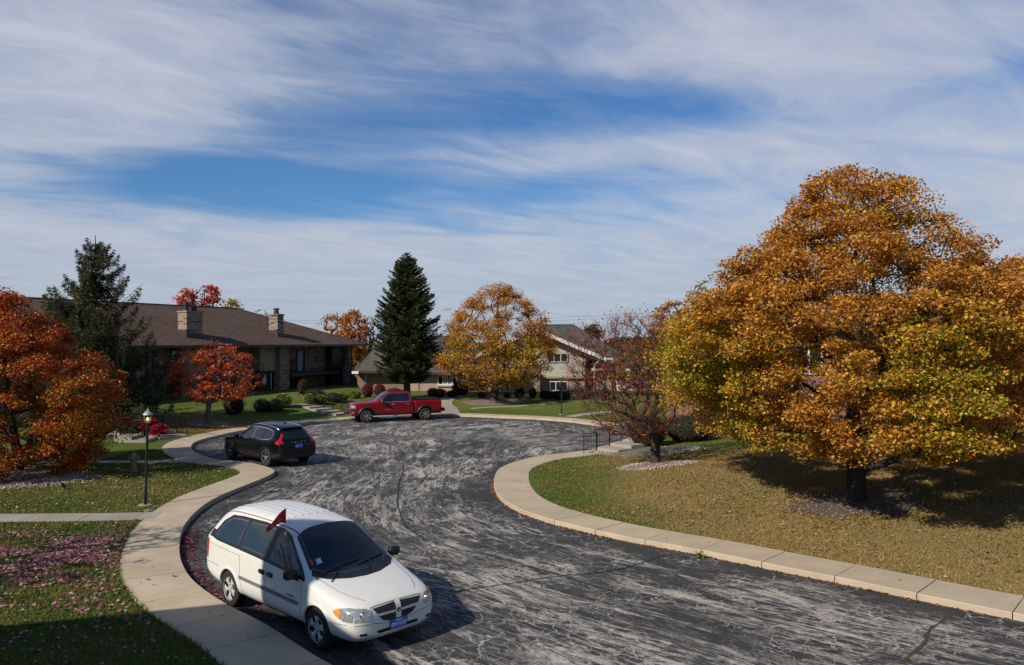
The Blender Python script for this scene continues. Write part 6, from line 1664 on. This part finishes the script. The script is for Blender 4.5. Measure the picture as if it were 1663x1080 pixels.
# flag clipped on the passenger window
hR = P.hit('R', -1.40, 1.615, .02)
FLG = empty('car_flag', VAN.matrix_basis @ hR, -.772, 'small red flag on a white stick clipped to the minivan passenger window', 'flag')
m = MB(); m.tube([(0, 0, -.02), (.035, -.02, .24), (.05, -.03, .46)], [.008, .006, .005], 6); m.build('flagpole', M_WHITE, FLG)
m = MB(); m.cbox((0, -.005, -.02), (.055, .025, .06)); m.build('clip', M_WHITE, FLG, bevel=.004)
def fxyz(t, s_, o=0.0):
    zt_ = .45 - .33 * t + .02 * math.sin(t * 6); zb_ = .19 - .13 * t + .035 * math.sin(t * 4.5); q = .04 * math.sin(t * 8 + s_) + o
    return (.045 - .64 * .34 * t - .77 * q, -.028 - .77 * .34 * t + .64 * q, zb_ + (zt_ - zb_) * s_)
nu, nv = 16, 8; V = []
for i in range(nu + 1):
    t = i / nu
    for j in range(nv + 1):
        s_ = j / nv; V.append(fxyz(t, s_))
M_FLAG = plain('red_flag_cloth', (.62, .014, .02), .7, 0, .2, 14)
m = MB(); m.add(V, [(i * (nv + 1) + j, i * (nv + 1) + j + 1, (i + 1) * (nv + 1) + j + 1, (i + 1) * (nv + 1) + j) for i in range(nu) for j in range(nv)]); fl = m.build('flag_cloth', M_FLAG, FLG, smooth=80)
sm = fl.modifiers.new('t', 'SOLIDIFY'); sm.thickness = .003
def fpt(t, s_):
    return fxyz(t, s_, .007)
m = MB(); m.tube([fpt(t, s_) for t, s_ in ((.12, .62), (.16, .42), (.24, .32), (.36, .32), (.5, .32), (.62, .34), (.74, .3))], .007, 5); m.build('flag_lettering', M_WHITE, FLG)
m = MB(); m.tube([fpt(t, s_) for t, s_ in ((.5, .55), (.58, .66), (.68, .58))], .005, 5); m.build('flag_lettering', M_WHITE, FLG)

# ============================================================ black crossover
fw = Vector(flat(369.8, 748)); rw = Vector(flat(432, 756)); yaw = math.atan2(.67, -.742); cf = (fw + rw) / 2; fd = Vector((math.cos(yaw), math.sin(yaw))); lf = Vector((-fd.y, fd.x))
org = cf + fd * 1.43 - lf * .82 + Vector((0.1, 0.05))
SUV = empty('crossover_car', (org.x, org.y, 0), yaw, 'shiny black crossover with red tail lights parked nose to the left pavement', 'car')
ss = [(.88, .30, .45, .5, .45, .48, .66, .42, .74, .25, .78), (.82, .24, .68, .74, .5, .70, .74, .58, .84, .35, .88), (.62, .22, .83, .88, .55, .84, .84, .70, .93, .42, .97),
      (.25, .22, .90, .93, .6, .90, .92, .76, 1.0, .46, 1.03), (-.25, .22, .92, .945, .6, .92, .98, .78, 1.06, .5, 1.09), (-.55, .22, .92, .945, .6, .92, 1.0, .77, 1.10, .5, 1.14),
      (-.95, .22, .92, .945, .6, .92, 1.02, .68, 1.36, .46, 1.42), (-1.30, .22, .92, .945, .6, .92, 1.03, .62, 1.53, .42, 1.60), (-1.8, .22, .92, .945, .6, .92, 1.05, .62, 1.57, .42, 1.65),
      (-2.5, .22, .92, .945, .6, .92, 1.06, .61, 1.55, .42, 1.64), (-3.1, .24, .92, .945, .62, .92, 1.06, .59, 1.48, .40, 1.59), (-3.38, .27, .91, .935, .65, .91, 1.05, .58, 1.41, .4, 1.54),
      (-3.50, .3, .89, .92, .68, .89, 1.04, .60, 1.30, .42, 1.40), (-3.66, .34, .86, .89, .7, .86, 1.0, .64, 1.08, .45, 1.12), (-3.80, .36, .82, .86, .65, .82, .86, .64, .92, .45, .95), (-3.84, .40, .7, .76, .6, .72, .72, .58, .76, .4, .78)]
ss = [(t_[0], *t_[1:8], t_[8] + (.05 if t_[0] < -1.2 and t_[0] > -3.45 else .025 if t_[0] < -.9 and t_[0] > -3.6 else 0), t_[9], t_[10] + (.06 if t_[0] < -1.2 and t_[0] > -3.45 else .03 if t_[0] < -.9 and t_[0] > -3.6 else 0)) for t_ in ss]
bd, bvh = make_body('body', ss, M_BPAINT, [(0, .36, .40, .58, 1.2), (-2.865, .36, .40, .58, 1.2)]); bd.parent = SUV; P = Proj(bvh)
for side in (-1, 1):
    for x in (0, -2.865): wheel(SUV, x, side * .82, .365, .235, side, 'twin', M_ALLOY, rr=.68, nsp=5, phase=.3); arch_lip(SUV, P, side, x, .36, .40, .06, M_BLKP)
both(SUV, P, 'front_window', M_TINT, [(-1.78, 1.07), (-.78, 1.06)], [(-1.78, 1.50), (-1.40, 1.48), (-.78, 1.14)], .005, 20, 8)
both(SUV, P, 'rear_window', M_TINT, [(-2.55, 1.09), (-1.84, 1.075)], [(-2.55, 1.48), (-1.84, 1.51)], .005, 16, 8)
both(SUV, P, 'quarter_window', M_TINT, [(-3.12, 1.17), (-3.0, 1.12), (-2.61, 1.095)], [(-3.12, 1.26), (-2.98, 1.40), (-2.61, 1.475)], .005, 12, 8)
P.patch('T', [(-.62, -.68), (-.48, 0), (-.62, .68)], [(-1.27, -.56), (-1.33, 0), (-1.27, .56)], .005, 20, 10).build('windscreen', M_TINT, SUV, smooth=60)
P.patch('B', [(-.58, 1.12), (.58, 1.12)], [(-.52, 1.42), (.52, 1.42)], .005, 20, 8).build('rear_screen', M_TINT, SUV, smooth=60)
for kd, sg in (('R', -1), ('L', 1)):
    P.line(kd, [(-.70, 1.10), (-.80, 1.045), (-1.8, 1.058), (-2.7, 1.08), (-3.05, 1.10), (-3.17, 1.17), (-3.16, 1.28), (-3.02, 1.42), (-2.6, 1.50), (-1.9, 1.525), (-1.42, 1.50)], .022, .008).build('chrome_strip', M_CHROME, SUV)
    m = P.line(kd, [(-1.81, 1.06), (-1.81, 1.51)], .03, .008); m.build('window_pillar', M_CHROME, SUV)
    rb = [P.hit('T', x, sg * .56, .035) for x in (-1.45, -1.7, -2.1, -2.6, -3.0, -3.2)]; m = MB(); m.tube([P.hit('T', -1.38, sg * .56, 0)] + rb + [P.hit('T', -3.27, sg * .56, .0)], .016, 6); m.build('roof_rail', M_CHROME, SUV)
    m = P.line(kd, [(-.55, 1.0), (-.60, .7), (-.58, .35)], .012, .003); P.line(kd, [(-1.83, 1.05), (-1.84, .7), (-1.80, .35), (-.58, .33)], .012, .003, m); P.line(kd, [(-2.62, 1.08), (-2.60, .85), (-2.40, .6), (-2.35, .35), (-1.8, .34)], .012, .003, m); m.build('door_seam', M_DARK, SUV)
    for x0 in (-1.62, -2.42): h = P.hit(kd, x0, .90, 0); mirror_shell(SUV, (x0, h.y + sg * .012, .90), (.2, .04, .035), M_BPAINT, sg, 'door_handle')
    mirror_shell(SUV, (-.78, sg * 1.02, 1.10), (.14, .22, .15), M_BPAINT, sg)
    # L shaped tail light
    P.patch('B', [(sg * .62, .965), (sg * .79, .955)], [(sg * .66, 1.05), (sg * .79, 1.05)], .010, 8, 5).build('tail_light', M_REDL, SUV)
    P.patch('B', [(sg * .69, 1.05), (sg * .77, 1.05)], [(sg * .545, 1.36), (sg * .585, 1.36)], .012, 8, 12).build('tail_light', M_REDL, SUV)
    P.patch(kd, [(-3.72, .93), (-3.48, .98)], [(-3.66, 1.05), (-3.54, 1.05)], .010, 8, 5).build('tail_light_side', M_REDL, SUV)
    P.patch(kd, [(-3.66, 1.05), (-3.57, 1.05)], [(-3.53, 1.30), (-3.51, 1.30)], .010, 8, 8).build('tail_light_side', M_REDL, SUV)
    P.patch('F', [(sg * .45, .70), (sg * .72, .72)], [(sg * .45, .80), (sg * .74, .83)], .008, 8, 4).build('headlight', M_LENS, SUV)
    P.patch(kd, [(-2.4, .27), (-.45, .27)], [(-2.4, .36), (-.45, .36)], .006, 20, 3).build('sill_trim', M_BLKP, SUV)
m = MB(); m.box(-3.50, -3.36, -.50, .50, 1.555, 1.585); m.build('spoiler', M_BPAINT, SUV, bevel=.01)
h = P.hit('T', -2.75, 0, 0); m = MB(); m.add([(h.x + .1, 0, h.z), (h.x - .1, -.025, h.z), (h.x - .1, .025, h.z), (h.x - .09, 0, h.z + .07)], [(0, 1, 3), (0, 3, 2), (1, 2, 3)]); m.build('roof_aerial', M_BPAINT, SUV)
h = P.hit('B', 0, .84, .02); m = MB(); m.box(h.x - .012, h.x, -.155, .155, .765, .925); m.build('number_plate', M_BLUE, SUV)
place_text('CR 53 182', .075, M_PWHITE, SUV, (h.x - .016, 0, .835), (0, -1, 0), (0, 0, 1), 'plate_lettering', .001)
for i, ch in enumerate('VOLVO'):
    y_ = .30 - .15 * i; h = P.hit('B', y_, .985, .014); place_text(ch, .085, M_CHROME, SUV, tuple(h), (0, -1, 0), (0, 0, 1), 'tailgate_lettering', .002)
P.patch('B', [(-.72, .37), (.72, .37)], [(-.76, .55), (.76, .55)], .006, 20, 4).build('rear_bumper_trim', M_BLKP, SUV)
P.line('B', [(-.78, .70), (-.5, .685), (.5, .685), (.78, .70)], .014, .004).build('tailgate_seam', M_DARK, SUV)

# ============================================================ red pickup
fw = Vector(flat(594.8, 686.5)); rw = Vector(flat(691.4, 682.4)); fd = (fw - rw).normalized(); yaw = math.atan2(fd.y, fd.x); lf = Vector((-fd.y, fd.x)); mid = (fw + rw) / 2
WB = 4.03; org = mid + fd * WB * .94 / 2 - lf * .88
PU = empty('pickup_truck', (org.x, org.y, 0), yaw, 'deep red crew cab pickup with chrome trim parked along the far side of the court', 'pickup truck'); PU.scale = (.94, .94, .94)
ps = [(1.02, .50, .70, .76, .7, .76, .95, .72, 1.08, .5, 1.14), (.98, .42, .86, .92, .7, .90, 1.0, .82, 1.16, .5, 1.23), (.80, .40, .94, .98, .75, .96, 1.08, .88, 1.25, .5, 1.31),
      (.2, .40, .98, 1.01, .8, 1.0, 1.15, .90, 1.29, .5, 1.35), (-.45, .40, .98, 1.01, .8, 1.0, 1.2, .90, 1.31, .5, 1.38), (-.72, .40, .98, 1.01, .8, 1.0, 1.24, .88, 1.36, .5, 1.42),
      (-1.05, .40, .98, 1.01, .8, 1.0, 1.27, .82, 1.62, .5, 1.68), (-1.42, .40, .98, 1.01, .8, 1.0, 1.28, .74, 1.88, .5, 1.95), (-1.7, .40, .98, 1.01, .8, 1.0, 1.29, .73, 1.93, .5, 2.0), (-2.4, .40, .98, 1.01, .8, 1.0, 1.3, .73, 1.94, .5, 2.03),
      (-2.95, .40, .98, 1.01, .8, 1.0, 1.3, .73, 1.92, .5, 2.01), (-3.06, .40, .98, 1.01, .8, 1.0, 1.3, .75, 1.86, .5, 1.95), (-3.18, .42, .98, 1.01, .8, 1.0, 1.3, .80, 1.50, .5, 1.55), (-3.20, .44, .96, .99, .8, .98, 1.28, .80, 1.36, .5, 1.40)]
bd, bvh = make_body('body', ps, M_RPAINT, [(0, .46, .50, .60, 1.3)]); bd.parent = PU; P = Proj(bvh)
bs = [(-3.22, .46, .94, .97, .8, .97, 1.24, .93, 1.34, .6, 1.36), (-3.25, .44, .97, 1.0, .8, 1.0, 1.26, .96, 1.37, .6, 1.39), (-4.0, .44, .98, 1.01, .8, 1.01, 1.27, .97, 1.38, .6, 1.40), (-4.8, .44, .98, 1.01, .8, 1.01, 1.28, .97, 1.39, .6, 1.41), (-5.18, .46, .97, 1.0, .8, 1.0, 1.28, .96, 1.39, .6, 1.41), (-5.22, .5, .94, .97, .8, .97, 1.26, .93, 1.37, .6, 1.39)]
bed, bvh2 = make_body('cargo_bed', bs, M_RPAINT, [(-WB, .46, .50, .60, 1.3)]); bed.parent = PU; P2 = Proj(bvh2)
m = MB(); m.box(-5.15, -3.28, -.86, .86, 1.40, 1.445); m.build('bed_cover', M_BLKP, PU, bevel=.015)
for side in (-1, 1):
    wheel(PU, 0, side * .90, .42, .28, side, 'spokes', M_CHROME, rr=.60, nsp=7, phase=.2); wheel(PU, -WB, side * .90, .42, .28, side, 'spokes', M_CHROME, rr=.60, nsp=7, phase=.5)
    arch_lip(PU, P, side, 0, .46, .50, .09, M_BLKP, out=.03, name='wheel_arch_flare'); arch_lip(PU, P2, side, -WB, .46, .50, .09, M_BLKP, out=.03, name='wheel_arch_flare')
    m = MB(); m.tube([(-.75, side * 1.0, .36), (-.85, side * 1.06, .35), (-2.9, side * 1.06, .35), (-3.0, side * 1.0, .36)], .05, 8); m.build('side_step', M_CHROME, PU, smooth=50)
both(PU, P, 'front_window', M_CARGL, [(-1.95, 1.34), (-1.02, 1.34)], [(-1.95, 1.85), (-1.52, 1.83), (-1.02, 1.44)], .006, 16, 8)
both(PU, P, 'rear_window', M_TINT, [(-2.88, 1.34), (-2.03, 1.34)], [(-2.88, 1.83), (-2.03, 1.85)], .006, 16, 8)
P.patch('T', [(-.80, -.74), (-.70, 0), (-.80, .74)], [(-1.37, -.66), (-1.42, 0), (-1.37, .66)], .006, 20, 10).build('windscreen', M_CARGL, PU, smooth=60)
for kd, sg in (('R', -1), ('L', 1)):
    P.line(kd, [(-1.0, 1.32), (-2.93, 1.32), (-2.95, 1.86), (-1.5, 1.88), (-1.0, 1.46), (-.92, 1.36)], .03, .008, closed=True).build('chrome_strip', M_CHROME, PU)
    P.line(kd, [(-1.99, 1.33), (-1.99, 1.86)], .06, .007).build('window_pillar', M_BLKP, PU)
    m = P.line(kd, [(-.88, 1.30), (-.90, .9), (-.86, .48)], .016, .003); P.line(kd, [(-1.99, 1.32), (-1.99, .9), (-1.97, .48)], .016, .003, m); P.line(kd, [(-3.0, 1.30), (-3.0, .9), (-2.9, .48)], .016, .003, m); m.build('door_seam', M_DARK, PU)
    for x0 in (-1.78, -2.78): h = P.hit(kd, x0, 1.16, 0); mirror_shell(PU, (x0, h.y + sg * .02, 1.16), (.24, .05, .05), M_CHROME, sg, 'door_handle')
    mirror_shell(PU, (-1.0, sg * 1.16, 1.42), (.14, .26, .26), M_BLKP, sg); mirror_shell(PU, (-.96, sg * 1.16, 1.42), (.12, .24, .22), M_CHROME, sg, 'mirror_cap')
    P.patch('F', [(sg * .62, .95), (sg * .86, .95)], [(sg * .62, 1.17), (sg * .86, 1.15)], .01, 8, 5).build('headlight', M_LENS, PU)
    P.patch(kd, [(.74, .98), (.95, .95)], [(.74, 1.14), (.95, 1.14)], .01, 8, 5).build('headlight_side', M_LENS, PU)
    P.patch('F', [(sg * .70, .60), (sg * .86, .60)], [(sg * .70, .74), (sg * .86, .74)], .02, 6, 4).build('fog_light', M_CHROME, PU)
    P.patch(kd, [(.80, .60), (.96, .60)], [(.84, .74), (.96, .74)], .015, 6, 4).build('bumper_corner', M_CHROME, PU)
    P2.patch(kd, [(-5.18, .95), (-5.1, .95)], [(-5.18, 1.30), (-5.1, 1.30)], .008, 5, 8).build('tail_light', M_REDL, PU)
h = P.hit('R', -1.25, .80, .006); place_text('SIERRA HD', .11, M_CHROME, PU, tuple(h), (1, 0, 0), (0, 0, 1), 'door_lettering', .002)
h = P.hit('L', -1.45, .80, .006); place_text('SIERRA HD', .11, M_CHROME, PU, tuple(h), (-1, 0, 0), (0, 0, 1), 'door_lettering', .002)
P.patch('F', [(-.56, .80), (.56, .80)], [(-.56, 1.18), (.56, 1.18)], .008, 14, 8).build('grille', M_BLKP, PU)
m = MB(); hx = P.hit('F', 0, 1.0, 0).x
for k in range(5): m.box(hx + .005, hx + .03, -.58, .58, .80 + k * .09, .83 + k * .09)
m.box(hx + .0, hx + .034, -.62, -.575, .78, 1.2); m.box(hx + .0, hx + .034, .575, .62, .78, 1.2); m.build('grille_frame', M_CHROME, PU)
m = MB(); m.box(.98, 1.12, -.88, .88, .48, .66); m.build('front_bumper', M_CHROME, PU, bevel=.03)
m = MB(); m.box(-5.45, -5.24, -.92, .92, .58, .80); m.build('rear_bumper', M_BLKP, PU, bevel=.03)
m = MB(); m.box(-3.215, -3.19, -.9, .9, .6, 1.33); m.build('cab_gap', M_DARK, PU)
